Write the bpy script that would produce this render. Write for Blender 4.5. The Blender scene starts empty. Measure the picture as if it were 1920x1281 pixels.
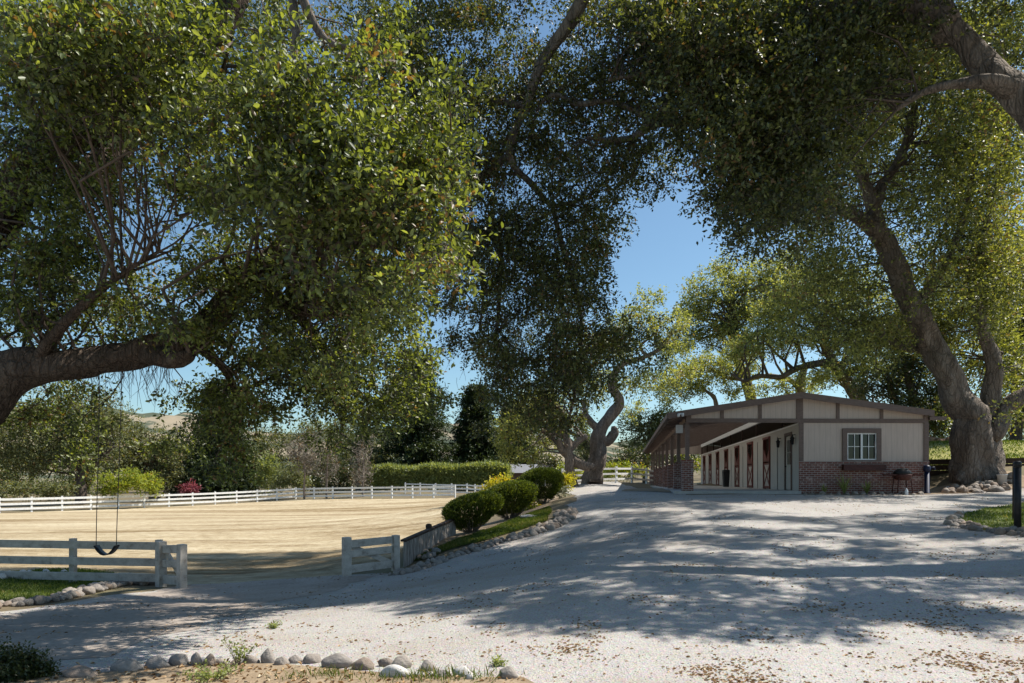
import bpy, math, random
import numpy as np
from mathutils import Vector, Matrix, noise

# ------------------------------------------------------------------ basics
F, HX, HY, CZ = 1280.0, 960.0, 900.0, 1.6
rng = np.random.default_rng(7)
random.seed(7)
scene = bpy.context.scene
COL = scene.collection
SUN = np.array([0.54, 0.14, 0.80]); SUN /= np.linalg.norm(SUN)

def P(px, py, d):
    return np.array([(px - HX) / F * d, d, CZ + (HY - py) / F * d])

def nrmz(a):
    return a / np.maximum(np.linalg.norm(a, axis=-1, keepdims=True), 1e-9)

def link(name, mesh, mat=None, parent=None, loc=None):
    o = bpy.data.objects.new(name, mesh)
    COL.objects.link(o)
    if mat is not None and mesh is not None and len(mesh.materials) == 0:
        mesh.materials.append(mat)
    if parent is not None:
        o.parent = parent
    if loc is not None:
        o.location = loc
    return o

def tag(o, label=None, cat=None, group=None, kind=None):
    if label: o['label'] = label
    if cat: o['category'] = cat
    if group: o['group'] = group
    if kind: o['kind'] = kind
    return o

def empty(name, loc, label, cat, group=None, rz=0.0):
    o = bpy.data.objects.new(name, None)
    COL.objects.link(o)
    o.location = loc
    o.rotation_euler = (0, 0, rz)
    o.empty_display_size = 0.2
    return tag(o, label, cat, group)

def copy_tree(o, parent=None):
    c = o.copy(); COL.objects.link(c)
    if parent is not None:
        c.parent = parent
    for ch in list(o.children):
        copy_tree(ch, c)
    return c

# ------------------------------------------------------------------ materials
def new_mat(name):
    m = bpy.data.materials.new(name); m.use_nodes = True
    nt = m.node_tree; nt.nodes.clear()
    out = nt.nodes.new('ShaderNodeOutputMaterial')
    b = nt.nodes.new('ShaderNodeBsdfPrincipled')
    nt.links.new(b.outputs[0], out.inputs[0])
    return m, nt, b, out

def N(nt, typ, **kw):
    n = nt.nodes.new(typ)
    for k, v in kw.items():
        if k.startswith('i_'):
            n.inputs[k[2:].replace('_', ' ')].default_value = v
        else:
            setattr(n, k, v)
    return n

def ramp(nt, fac, stops):
    r = nt.nodes.new('ShaderNodeValToRGB')
    el = r.color_ramp.elements
    while len(el) < len(stops):
        el.new(0.5)
    for e, (p, c) in zip(el, stops):
        e.position = p; e.color = (c[0], c[1], c[2], 1)
    nt.links.new(fac, r.inputs[0])
    return r.outputs[0]

def mixc(nt, fac, a, b, mode='MIX'):
    m = nt.nodes.new('ShaderNodeMix'); m.data_type = 'RGBA'; m.blend_type = mode
    if isinstance(fac, float): m.inputs[0].default_value = fac
    else: nt.links.new(fac, m.inputs[0])
    for s, i in ((a, 6), (b, 7)):
        if isinstance(s, (tuple, list)): m.inputs[i].default_value = (s[0], s[1], s[2], 1)
        else: nt.links.new(s, m.inputs[i])
    return m.outputs[2]

def coord(nt, world=False, scale=(1, 1, 1)):
    if world:
        g = nt.nodes.new('ShaderNodeNewGeometry'); s = g.outputs['Position']
    else:
        g = nt.nodes.new('ShaderNodeTexCoord'); s = g.outputs['Object']
    mp = nt.nodes.new('ShaderNodeMapping'); mp.inputs['Scale'].default_value = scale
    nt.links.new(s, mp.inputs[0])
    return mp.outputs[0]

def noise_tex(nt, vec, scale, detail=4, rough=0.55):
    n = N(nt, 'ShaderNodeTexNoise'); n.inputs['Scale'].default_value = scale
    n.inputs['Detail'].default_value = detail; n.inputs['Roughness'].default_value = rough
    nt.links.new(vec, n.inputs['Vector'])
    return n.outputs[0]

def bump(nt, b, h, strength, dist):
    bp = N(nt, 'ShaderNodeBump'); bp.inputs['Strength'].default_value = strength
    bp.inputs['Distance'].default_value = dist
    nt.links.new(h, bp.inputs['Height']); nt.links.new(bp.outputs[0], b.inputs['Normal'])

def noisy(name, stops, scale, rough=0.8, bs=0.4, bd=0.02, world=False, detail=5, stretch=(1, 1, 1), objvar=0.0, spec=0.3, fine=None):
    m, nt, b, out = new_mat(name)
    v = coord(nt, world, stretch)
    h = noise_tex(nt, v, scale, detail)
    c = ramp(nt, h, stops)
    if fine:
        h2 = noise_tex(nt, v, fine[0], 3, 0.7)
        c = mixc(nt, fine[1], c, ramp(nt, h2, [(0.3, fine[2]), (0.7, fine[3])]))
    if objvar:
        oi = N(nt, 'ShaderNodeObjectInfo')
        c = mixc(nt, objvar, c, ramp(nt, oi.outputs['Random'], [(0.0, (0.14, 0.11, 0.09)), (0.25, (0.27, 0.175, 0.11)), (0.5, (0.22, 0.21, 0.20)), (0.75, (0.36, 0.31, 0.26)), (1.0, (0.17, 0.165, 0.17))]))
    nt.links.new(c, b.inputs['Base Color'])
    b.inputs['Roughness'].default_value = rough
    b.inputs['Specular IOR Level'].default_value = spec
    if bs: bump(nt, b, h, bs, bd)
    return m

def leaf_mat(name, dark, mid, light, old, trans=0.35, rough=0.4, spec=0.5, tcol=None, flash=0.015):
    m, nt, b, out = new_mat(name)
    a = N(nt, 'ShaderNodeAttribute', attribute_name='lv')
    c = ramp(nt, a.outputs['Fac'], [(0.0, dark), (0.4, mid), (0.85, light), (1.0 - flash, light), (1.0 - flash + 0.005, old)])
    nt.links.new(c, b.inputs['Base Color'])
    b.inputs['Roughness'].default_value = rough
    b.inputs['Specular IOR Level'].default_value = spec
    t = N(nt, 'ShaderNodeBsdfTranslucent')
    tc = mixc(nt, 1.0, c, tcol or (1.9, 1.75, 0.55), 'MULTIPLY')
    nt.links.new(tc, t.inputs[0])
    mx = N(nt, 'ShaderNodeMixShader'); mx.inputs[0].default_value = trans
    nt.links.new(b.outputs[0], mx.inputs[1]); nt.links.new(t.outputs[0], mx.inputs[2])
    nt.links.new(mx.outputs[0], out.inputs[0])
    return m

OLD = (0.15, 0.09, 0.035)
M = {}
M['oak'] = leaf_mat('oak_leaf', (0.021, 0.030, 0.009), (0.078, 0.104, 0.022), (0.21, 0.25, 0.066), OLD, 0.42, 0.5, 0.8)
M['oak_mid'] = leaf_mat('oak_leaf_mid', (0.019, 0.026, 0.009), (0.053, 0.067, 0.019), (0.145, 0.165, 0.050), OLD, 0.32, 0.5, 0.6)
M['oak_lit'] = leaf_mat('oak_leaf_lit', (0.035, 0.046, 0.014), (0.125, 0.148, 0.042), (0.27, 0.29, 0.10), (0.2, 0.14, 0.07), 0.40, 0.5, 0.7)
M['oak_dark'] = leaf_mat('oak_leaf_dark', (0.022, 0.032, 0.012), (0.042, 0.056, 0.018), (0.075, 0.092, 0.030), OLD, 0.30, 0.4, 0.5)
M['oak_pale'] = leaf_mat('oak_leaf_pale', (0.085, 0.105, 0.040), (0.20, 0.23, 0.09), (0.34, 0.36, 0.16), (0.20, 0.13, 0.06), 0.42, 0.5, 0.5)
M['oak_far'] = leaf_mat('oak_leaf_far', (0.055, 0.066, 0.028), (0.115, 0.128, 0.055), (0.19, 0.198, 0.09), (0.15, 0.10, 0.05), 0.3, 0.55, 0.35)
M['willow'] = leaf_mat('willow_leaf', (0.085, 0.10, 0.05), (0.13, 0.15, 0.075), (0.18, 0.20, 0.11), (0.2, 0.18, 0.1), 0.35, 0.5, 0.35)
M['conifer'] = leaf_mat('conifer_needle', (0.012, 0.022, 0.010), (0.025, 0.040, 0.014), (0.055, 0.080, 0.024), (0.06, 0.07, 0.02), 0.18, 0.5, 0.3)
M['bright'] = leaf_mat('bright_leaf', (0.12, 0.16, 0.02), (0.20, 0.24, 0.035), (0.30, 0.33, 0.06), (0.3, 0.2, 0.04), 0.4, 0.5, 0.3)
M['gold'] = leaf_mat('golden_leaf', (0.20, 0.21, 0.02), (0.32, 0.31, 0.03), (0.46, 0.42, 0.05), (0.5, 0.3, 0.03), 0.4, 0.5, 0.3)
M['hedge'] = leaf_mat('hedge_leaf', (0.11, 0.14, 0.05), (0.20, 0.24, 0.085), (0.32, 0.35, 0.15), (0.25, 0.22, 0.1), 0.35, 0.5, 0.3)
M['topiary'] = leaf_mat('topiary_leaf', (0.018, 0.030, 0.007), (0.052, 0.075, 0.012), (0.18, 0.225, 0.032), (0.08, 0.07, 0.02), 0.3, 0.5, 0.3)
M['bare'] = leaf_mat('bare_twig', (0.13, 0.11, 0.09), (0.20, 0.17, 0.14), (0.28, 0.24, 0.20), (0.25, 0.14, 0.06), 0.1, 0.8, 0.1, (1, 1, 1))
M['plum'] = leaf_mat('plum_leaf', (0.10, 0.02, 0.03), (0.20, 0.05, 0.07), (0.30, 0.09, 0.11), OLD, 0.35, 0.5, 0.3, (1.6, 0.9, 0.9))
M['sage'] = leaf_mat('sage_leaf', (0.16, 0.17, 0.12), (0.24, 0.25, 0.18), (0.32, 0.33, 0.25), (0.3, 0.25, 0.15), 0.25, 0.6, 0.2, (1.2, 1.2, 0.8))
M['grass'] = leaf_mat('grass_blade', (0.035, 0.065, 0.012), (0.08, 0.12, 0.02), (0.15, 0.18, 0.035), (0.26, 0.21, 0.09), 0.4, 0.5, 0.3, (1.6, 1.5, 0.6), 0.12)
M['dry'] = leaf_mat('dead_leaf', (0.18, 0.105, 0.055), (0.33, 0.205, 0.10), (0.46, 0.33, 0.20), (0.5, 0.42, 0.3), 0.15, 0.7, 0.2, (1.2, 1.0, 0.7), 0.1)
def bark_mat(name, dark, mid, light, k=1.0):
    m, nt, b, out = new_mat(name)
    v = coord(nt, True, (1.7, 1.7, .5))
    nz = N(nt, 'ShaderNodeTexNoise'); nz.inputs['Scale'].default_value = 3.0; nz.inputs['Detail'].default_value = 4; nt.links.new(v, nz.inputs['Vector'])
    wv = mixc(nt, .24, v, nz.outputs['Color'])
    vo = N(nt, 'ShaderNodeTexVoronoi', feature='DISTANCE_TO_EDGE'); vo.inputs['Scale'].default_value = 9 * k; nt.links.new(wv, vo.inputs['Vector'])
    vo2 = N(nt, 'ShaderNodeTexVoronoi', feature='DISTANCE_TO_EDGE'); vo2.inputs['Scale'].default_value = 24 * k; nt.links.new(wv, vo2.inputs['Vector'])
    big = noise_tex(nt, v, 1.6, 6, .6); fin = noise_tex(nt, v, 22, 5, .7)
    c = ramp(nt, big, [(0.3, dark), (0.5, mid), (0.72, light)])
    c = mixc(nt, .4, c, ramp(nt, fin, [(0.3, dark), (0.7, light)]))
    c = mixc(nt, ramp(nt, vo.outputs['Distance'], [(0.0, (.42, .42, .42)), (0.10, (0, 0, 0))]), c, tuple(x * .4 for x in dark))
    c = mixc(nt, ramp(nt, vo2.outputs['Distance'], [(0.0, (.35, .35, .35)), (0.12, (0, 0, 0))]), c, dark)
    li = noise_tex(nt, v, 2.7, 5, .7)
    c = mixc(nt, ramp(nt, li, [(0.60, (0, 0, 0)), (0.70, (.45, .45, .45))]), c, (light[0] * 1.25, light[1] * 1.3, light[2] * 1.3))
    nt.links.new(c, b.inputs['Base Color']); b.inputs['Roughness'].default_value = .95; b.inputs['Specular IOR Level'].default_value = .15
    mr = ramp(nt, vo.outputs['Distance'], [(0.0, (0, 0, 0)), (0.16, (1, 1, 1))])
    a1 = N(nt, 'ShaderNodeMath', operation='MULTIPLY_ADD'); nt.links.new(vo2.outputs['Distance'], a1.inputs[0]); a1.inputs[1].default_value = 1.6; nt.links.new(mr, a1.inputs[2])
    a2 = N(nt, 'ShaderNodeMath', operation='MULTIPLY_ADD'); nt.links.new(fin, a2.inputs[0]); a2.inputs[1].default_value = .7; nt.links.new(a1.outputs[0], a2.inputs[2])
    bump(nt, b, a2.outputs[0], .9, .035)
    return m
M['bark'] = bark_mat('bark', (0.050, 0.038, 0.029), (0.125, 0.096, 0.074), (0.24, 0.195, 0.155), .75)
M['bark_dark'] = bark_mat('bark_dark', (0.034, 0.024, 0.018), (0.090, 0.066, 0.050), (0.17, 0.13, 0.10))
M['bark_mid'] = bark_mat('bark_mid', (0.075, 0.058, 0.047), (0.19, 0.152, 0.122), (0.35, 0.30, 0.255), .55)
M['bark_pale'] = bark_mat('bark_pale', (0.10, 0.077, 0.062), (0.25, 0.20, 0.165), (0.42, 0.36, 0.31), .6)
M['twig'] = noisy('twig_bark', [(0.3, (0.045, 0.034, 0.026)), (0.7, (0.13, 0.10, 0.08))], 12, 0.9, 0, 0, True)

def gravel_mat():
    m, nt, b, out = new_mat('gravel')
    v = coord(nt, True)
    big = noise_tex(nt, v, 0.45, 6, 0.6)
    mid = noise_tex(nt, v, 3.2, 5, 0.65)
    fin = noise_tex(nt, v, 34, 3, 0.8)
    vo = N(nt, 'ShaderNodeTexVoronoi'); vo.inputs['Scale'].default_value = 55
    nt.links.new(v, vo.inputs['Vector'])
    c = ramp(nt, big, [(0.3, (0.30, 0.27, 0.24)), (0.5, (0.40, 0.375, 0.35)), (0.7, (0.46, 0.44, 0.42))])
    c = mixc(nt, 0.55, c, ramp(nt, mid, [(0.25, (0.26, 0.23, 0.20)), (0.5, (0.41, 0.385, 0.36)), (0.75, (0.48, 0.46, 0.44))]))
    c = mixc(nt, 0.6, c, ramp(nt, fin, [(0.30, (0.20, 0.18, 0.16)), (0.47, (0.41, 0.385, 0.36)), (0.7, (0.51, 0.49, 0.47))]))
    pt = noise_tex(nt, coord(nt, True, (.5, 1, 1)), .55, 6, .62)
    c = mixc(nt, ramp(nt, pt, [(0.5, (0, 0, 0)), (0.68, (.6, .6, .6))]), c, (.33, .275, .225))
    c = mixc(nt, 0.35, c, mixc(nt, 1.0, vo.outputs['Color'], (0.55, 0.55, 0.55), 'MULTIPLY'), 'SOFT_LIGHT')
    nt.links.new(c, b.inputs['Base Color'])
    b.inputs['Roughness'].default_value = 0.95; b.inputs['Specular IOR Level'].default_value = 0.15
    add = N(nt, 'ShaderNodeMath', operation='ADD'); nt.links.new(fin, add.inputs[0]); nt.links.new(vo.outputs['Distance'], add.inputs[1])
    add2 = N(nt, 'ShaderNodeMath', operation='MULTIPLY_ADD'); nt.links.new(mid, add2.inputs[0]); add2.inputs[1].default_value = 2.5
    nt.links.new(add.outputs[0], add2.inputs[2])
    bump(nt, b, add2.outputs[0], 0.6, 0.014)
    return m
M['gravel'] = gravel_mat()

def sand_mat():
    m, nt, b, out = new_mat('arena_sand')
    v = coord(nt, True)
    rot = N(nt, 'ShaderNodeMapping'); rot.inputs['Rotation'].default_value = (0, 0, .42); rot.inputs['Scale'].default_value = (.035, .45, 1)
    g = nt.nodes.new('ShaderNodeNewGeometry'); nt.links.new(g.outputs['Position'], rot.inputs[0])
    rot2 = N(nt, 'ShaderNodeMapping'); rot2.inputs['Rotation'].default_value = (0, 0, -.12); rot2.inputs['Scale'].default_value = (.03, .24, 1)
    nt.links.new(g.outputs['Position'], rot2.inputs[0])
    big = noise_tex(nt, v, 0.16, 6, 0.65)
    streak = noise_tex(nt, rot.outputs[0], 1.0, 10, 0.78)
    st2 = noise_tex(nt, rot2.outputs[0], 1.0, 9, 0.76)
    fin = noise_tex(nt, v, 2.4, 8, 0.8)
    c = ramp(nt, big, [(0.35, (0.24, 0.185, 0.115)), (0.5, (0.40, 0.34, 0.235)), (0.65, (0.52, 0.475, 0.38))])
    c = mixc(nt, 0.6, c, ramp(nt, streak, [(0.38, (0.19, 0.13, 0.07)), (0.46, (0.36, 0.29, 0.185)), (0.55, (0.42, 0.365, 0.265)), (0.62, (0.60, 0.55, 0.45))]))
    c = mixc(nt, 0.5, c, ramp(nt, st2, [(0.36, (0.23, 0.155, 0.085)), (0.48, (0.42, 0.335, 0.225)), (0.62, (0.56, 0.49, 0.38))]))
    c = mixc(nt, 0.45, c, ramp(nt, fin, [(0.38, (0.13, 0.085, 0.04)), (0.47, (0.38, 0.305, 0.195)), (0.62, (0.56, 0.49, 0.375))]))
    c = mixc(nt, 1.0, c, ramp(nt, streak, [(0.36, (.58, .53, .47)), (0.46, (.91, .89, .85)), (0.56, (1.0, 1.0, .99)), (0.66, (1.17, 1.17, 1.16))]), 'MULTIPLY')
    c = mixc(nt, 1.0, c, ramp(nt, st2, [(0.38, (.66, .60, .50)), (0.5, (.96, .94, .9)), (0.62, (1.06, 1.05, 1.0))]), 'MULTIPLY')
    nt.links.new(c, b.inputs['Base Color']); b.inputs['Roughness'].default_value = 0.95
    b.inputs['Specular IOR Level'].default_value = 0.1
    mm = N(nt, 'ShaderNodeMath', operation='MULTIPLY_ADD'); nt.links.new(streak, mm.inputs[0]); mm.inputs[1].default_value = 2.0
    nt.links.new(fin, mm.inputs[2])
    bump(nt, b, mm.outputs[0], 0.8, 0.08)
    return m
M['sand'] = sand_mat()
M['dirt'] = noisy('dry_ground', [(0.3, (0.10, 0.075, 0.045)), (0.5, (0.15, 0.12, 0.07)), (0.7, (0.11, 0.115, 0.05))], 0.5, 0.95, 0.6, 0.05, True, 8, fine=(14, 0.4, (0.08, 0.06, 0.035), (0.22, 0.17, 0.10)))
M['soil'] = noisy('leafy_soil', [(0.3, (0.15, 0.10, 0.06)), (0.55, (0.27, 0.20, 0.13)), (0.75, (0.36, 0.28, 0.19))], 5, 0.95, 0.8, 0.03, True, 8, fine=(50, 0.4, (0.12, 0.07, 0.03), (0.42, 0.34, 0.24)))
M['lawn'] = noisy('lawn_turf', [(0.3, (0.05, 0.075, 0.015)), (0.55, (0.09, 0.115, 0.022)), (0.75, (0.19, 0.17, 0.05))], 1.3, 0.95, 0.8, 0.04, True, 8, fine=(60, 0.4, (0.03, 0.05, 0.01), (0.17, 0.18, 0.05)))
M['meadow'] = noisy('rear_lawn', [(0.3, (0.13, 0.14, 0.03)), (0.6, (0.26, 0.24, 0.07)), (0.8, (0.34, 0.29, 0.13))], 0.8, 0.95, 0.6, 0.04, True, 8)
M['stone'] = noisy('cobble', [(0.3, (0.12, 0.09, 0.072)), (0.5, (0.25, 0.205, 0.17)), (0.8, (0.40, 0.355, 0.31))], 3.0, 0.85, 0.5, 0.03, False, 8, objvar=0.5, fine=(30, 0.4, (0.10, 0.075, 0.06), (0.42, 0.38, 0.34)))
M['stone_mixed'] = noisy('cobble_mixed', [(0.3, (0.12, 0.09, 0.072)), (0.5, (0.26, 0.21, 0.175)), (0.7, (0.38, 0.34, 0.30))], 2.6, 0.85, 0.5, 0.02, True, 7, fine=(30, 0.4, (0.10, 0.075, 0.06), (0.42, 0.38, 0.34)))
M['white'] = noisy('weathered_white_paint', [(0.3, (0.60, 0.60, 0.58)), (0.5, (0.76, 0.76, 0.75)), (0.8, (0.82, 0.82, 0.82))], 7, 0.55, 0.15, 0.005, True, 6, (1, 1, 1))
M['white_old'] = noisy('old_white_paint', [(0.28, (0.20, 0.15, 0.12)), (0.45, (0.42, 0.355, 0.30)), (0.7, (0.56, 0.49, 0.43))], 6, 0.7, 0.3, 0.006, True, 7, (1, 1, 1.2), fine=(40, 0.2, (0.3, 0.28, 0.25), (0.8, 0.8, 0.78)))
M['plank'] = noisy('weathered_plank', [(0.3, (0.12, 0.09, 0.07)), (0.5, (0.27, 0.23, 0.20)), (0.75, (0.48, 0.44, 0.41))], 9, 0.9, 0.4, 0.01, True, 6, (2.2, 2.2, 0.35))
M['brown'] = noisy('brown_trim', [(0.3, (0.135, 0.095, 0.080)), (0.7, (0.185, 0.135, 0.115))], 8, 0.7, 0.15, 0.005, True, 5, (1, 1, 3))
M['darkwood'] = noisy('dark_wood', [(0.3, (0.035, 0.022, 0.016)), (0.7, (0.08, 0.05, 0.036))], 6, 0.9, 0.4, 0.01, True, 6, (0.7, 0.7, 4))
M['concrete'] = noisy('concrete', [(0.3, (0.36, 0.35, 0.34)), (0.7, (0.48, 0.46, 0.44))], 4, 0.9, 0.2, 0.01, True, 6)
M['red'] = noisy('barn_red', [(0.3, (0.13, 0.034, 0.026)), (0.7, (0.19, 0.055, 0.042))], 8, 0.55, 0.1, 0.004, True)
M['black'] = noisy('black_metal', [(0.3, (0.012, 0.012, 0.013)), (0.7, (0.025, 0.025, 0.027))], 14, 0.45, 0.05, 0.002, True)
M['rope'] = noisy('swing_chain', [(0.3, (0.025, 0.02, 0.018)), (0.7, (0.07, 0.06, 0.05))], 60, 0.6, 0.3, 0.004, True)
M['blue'] = noisy('dark_blue_paint', [(0.3, (0.006, 0.011, 0.035)), (0.7, (0.011, 0.02, 0.06))], 10, 0.5, 0.05, 0.003, True)
M['rust'] = noisy('rust_red_metal', [(0.3, (0.05, 0.016, 0.013)), (0.7, (0.09, 0.03, 0.024))], 12, 0.6, 0.1, 0.003, True)
M['sidewhite'] = noisy('pale_plastic', [(0.3, (0.55, 0.57, 0.6)), (0.7, (0.68, 0.7, 0.72))], 12, 0.5, 0, 0, True)
M['roofing'] = noisy('roof_shingle', [(0.3, (0.13, 0.10, 0.085)), (0.7, (0.21, 0.17, 0.14))], 9, 0.9, 0.3, 0.01, True, 5, (4, 1, 1))
M['farroof'] = noisy('grey_roof', [(0.3, (0.15, 0.15, 0.165)), (0.7, (0.22, 0.22, 0.235))], 5, 0.9, 0.2, 0.02, True)
M['ceiling'] = noisy('ceiling_board', [(0.3, (0.76, 0.74, 0.71)), (0.7, (0.82, 0.80, 0.78))], 4, 0.8, 0.1, 0.004, True)
M['rafter'] = noisy('painted_rafter', [(0.3, (0.26, 0.235, 0.215)), (0.7, (0.34, 0.31, 0.29))], 6, 0.8, 0.1, 0.004, True)
def sheet_mat():
    m, nt, b, out = new_mat('added_translucent_sheet')  # translucency added to brighten the porch ceiling
    b.inputs['Base Color'].default_value = (.62, .60, .57, 1); b.inputs['Roughness'].default_value = .5
    t = N(nt, 'ShaderNodeBsdfTranslucent'); t.inputs[0].default_value = (.62, .62, .61, 1)
    mx = N(nt, 'ShaderNodeMixShader'); mx.inputs[0].default_value = .65
    nt.links.new(b.outputs[0], mx.inputs[1]); nt.links.new(t.outputs[0], mx.inputs[2]); nt.links.new(mx.outputs[0], out.inputs[0])
    return m
M['sheet'] = sheet_mat()
M['log'] = noisy('cut_log', [(0.3, (0.16, 0.09, 0.06)), (0.7, (0.42, 0.28, 0.19))], 8, 0.9, 0.4, 0.02, True)

def siding(name, axis, c1, c2):
    m, nt, b, out = new_mat(name)
    tc = nt.nodes.new('ShaderNodeNewGeometry'); sx = nt.nodes.new('ShaderNodeSeparateXYZ')
    nt.links.new(tc.outputs['Position'], sx.inputs[0])
    f = N(nt, 'ShaderNodeMath', operation='DIVIDE'); nt.links.new(sx.outputs[axis], f.inputs[0]); f.inputs[1].default_value = 0.205
    fr = N(nt, 'ShaderNodeMath', operation='FRACT'); nt.links.new(f.outputs[0], fr.inputs[0])
    gt = N(nt, 'ShaderNodeMath', operation='GREATER_THAN'); nt.links.new(fr.outputs[0], gt.inputs[0]); gt.inputs[1].default_value = 0.07
    v = coord(nt, True, (3, 3, 0.4)); n = noise_tex(nt, v, 5, 6)
    c = ramp(nt, n, [(0.3, c1), (0.7, c2)])
    g = mixc(nt, gt.outputs[0], tuple(x * 0.86 for x in c1), c)
    nt.links.new(g, b.inputs['Base Color']); b.inputs['Roughness'].default_value = 0.75
    bump(nt, b, gt.outputs[0], 0.3, 0.008)
    return m
M['siding'] = siding('beige_siding', 0, (0.49, 0.395, 0.335), (0.56, 0.455, 0.39))
M['stall'] = siding('pale_stall_siding', 1, (0.47, 0.43, 0.39), (0.55, 0.51, 0.465))

def brick_mat():
    m, nt, b, out = new_mat('old_brick')
    g = nt.nodes.new('ShaderNodeNewGeometry'); sx = nt.nodes.new('ShaderNodeSeparateXYZ')
    nt.links.new(g.outputs['Position'], sx.inputs[0])
    ad = N(nt, 'ShaderNodeMath', operation='ADD'); nt.links.new(sx.outputs[0], ad.inputs[0]); nt.links.new(sx.outputs[1], ad.inputs[1])
    cb = nt.nodes.new('ShaderNodeCombineXYZ'); nt.links.new(ad.outputs[0], cb.inputs[0]); nt.links.new(sx.outputs[2], cb.inputs[1])
    br = N(nt, 'ShaderNodeTexBrick'); nt.links.new(cb.outputs[0], br.inputs['Vector'])
    br.inputs['Scale'].default_value = 1.0; br.inputs['Brick Width'].default_value = 0.215
    br.inputs['Row Height'].default_value = 0.078; br.inputs['Mortar Size'].default_value = 0.011
    br.inputs['Bias'].default_value = -0.15
    br.inputs['Color1'].default_value = (0.21, 0.075, 0.055, 1); br.inputs['Color2'].default_value = (0.115, 0.043, 0.035, 1)
    br.inputs['Mortar'].default_value = (0.34, 0.29, 0.26, 1)
    n = noise_tex(nt, cb.outputs[0], 4.5, 3)
    wh = ramp(nt, n, [(0.56, (0, 0, 0)), (0.66, (1, 1, 1))])
    c = mixc(nt, wh, br.outputs['Color'], mixc(nt, 0.5, br.outputs['Color'], (0.5, 0.42, 0.38)))
    nt.links.new(c, b.inputs['Base Color']); b.inputs['Roughness'].default_value = 0.9
    inv = N(nt, 'ShaderNodeMath', operation='SUBTRACT'); inv.inputs[0].default_value = 1.0; nt.links.new(br.outputs['Fac'], inv.inputs[1])
    bump(nt, b, inv.outputs[0], 0.7, 0.012)
    return m
M['brick'] = brick_mat()

def glass_mat():
    m, nt, b, out = new_mat('window_glass')
    b.inputs['Base Color'].default_value = (0.9, 0.92, 0.92, 1); b.inputs['Roughness'].default_value = 0.03
    tr = N(nt, 'ShaderNodeBsdfTransparent'); tr.inputs[0].default_value = (0.16, 0.17, 0.17, 1)
    gl = N(nt, 'ShaderNodeBsdfGlossy'); gl.inputs['Roughness'].default_value = 0.02
    fz = N(nt, 'ShaderNodeFresnel'); fz.inputs[0].default_value = 1.6
    mx = N(nt, 'ShaderNodeMixShader'); nt.links.new(fz.outputs[0], mx.inputs[0])
    nt.links.new(tr.outputs[0], mx.inputs[1]); nt.links.new(gl.outputs[0], mx.inputs[2])
    nt.links.new(mx.outputs[0], out.inputs[0])
    return m
M['glass'] = glass_mat()

def hill_mat():
    m, nt, b, out = new_mat('dry_hills')
    v = coord(nt, True, (1, 1, 1.6))
    n = noise_tex(nt, v, 0.012, 7, 0.62); n2 = noise_tex(nt, v, 0.0035, 4, 0.5)
    mm = N(nt, 'ShaderNodeMath', operation='MULTIPLY_ADD'); nt.links.new(n2, mm.inputs[0]); mm.inputs[1].default_value = 0.7
    nt.links.new(n, mm.inputs[2])
    c = ramp(nt, mm.outputs[0], [(0.70, (0.27, 0.225, 0.165)), (0.84, (0.22, 0.19, 0.14)), (0.88, (0.085, 0.095, 0.07)), (1.0, (0.06, 0.075, 0.055))])
    nt.links.new(c, b.inputs['Base Color']); b.inputs['Roughness'].default_value = 1.0
    b.inputs['Specular IOR Level'].default_value = 0.0
    return m
M['hills'] = hill_mat()

# ------------------------------------------------------------------ mesh helpers
def np_mesh(name, verts, faces_flat, loop_total, lv=None, smooth=False):
    me = bpy.data.meshes.new(name)
    nv = len(verts); nf = len(loop_total)
    me.vertices.add(nv); me.vertices.foreach_set('co', np.ascontiguousarray(verts, dtype=np.float32).ravel())
    me.loops.add(len(faces_flat)); me.loops.foreach_set('vertex_index', np.asarray(faces_flat, dtype=np.int32))
    me.polygons.add(nf)
    st = np.concatenate([[0], np.cumsum(loop_total)[:-1]]).astype(np.int32)
    me.polygons.foreach_set('loop_start', st)
    me.polygons.foreach_set('loop_total', np.asarray(loop_total, dtype=np.int32))
    if smooth:
        me.polygons.foreach_set('use_smooth', np.ones(nf, dtype=bool))
    if lv is not None:
        at = me.attributes.new('lv', 'FLOAT', 'POINT')
        at.data.foreach_set('value', np.asarray(lv, dtype=np.float32))
    me.update(calc_edges=True)
    return me

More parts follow.
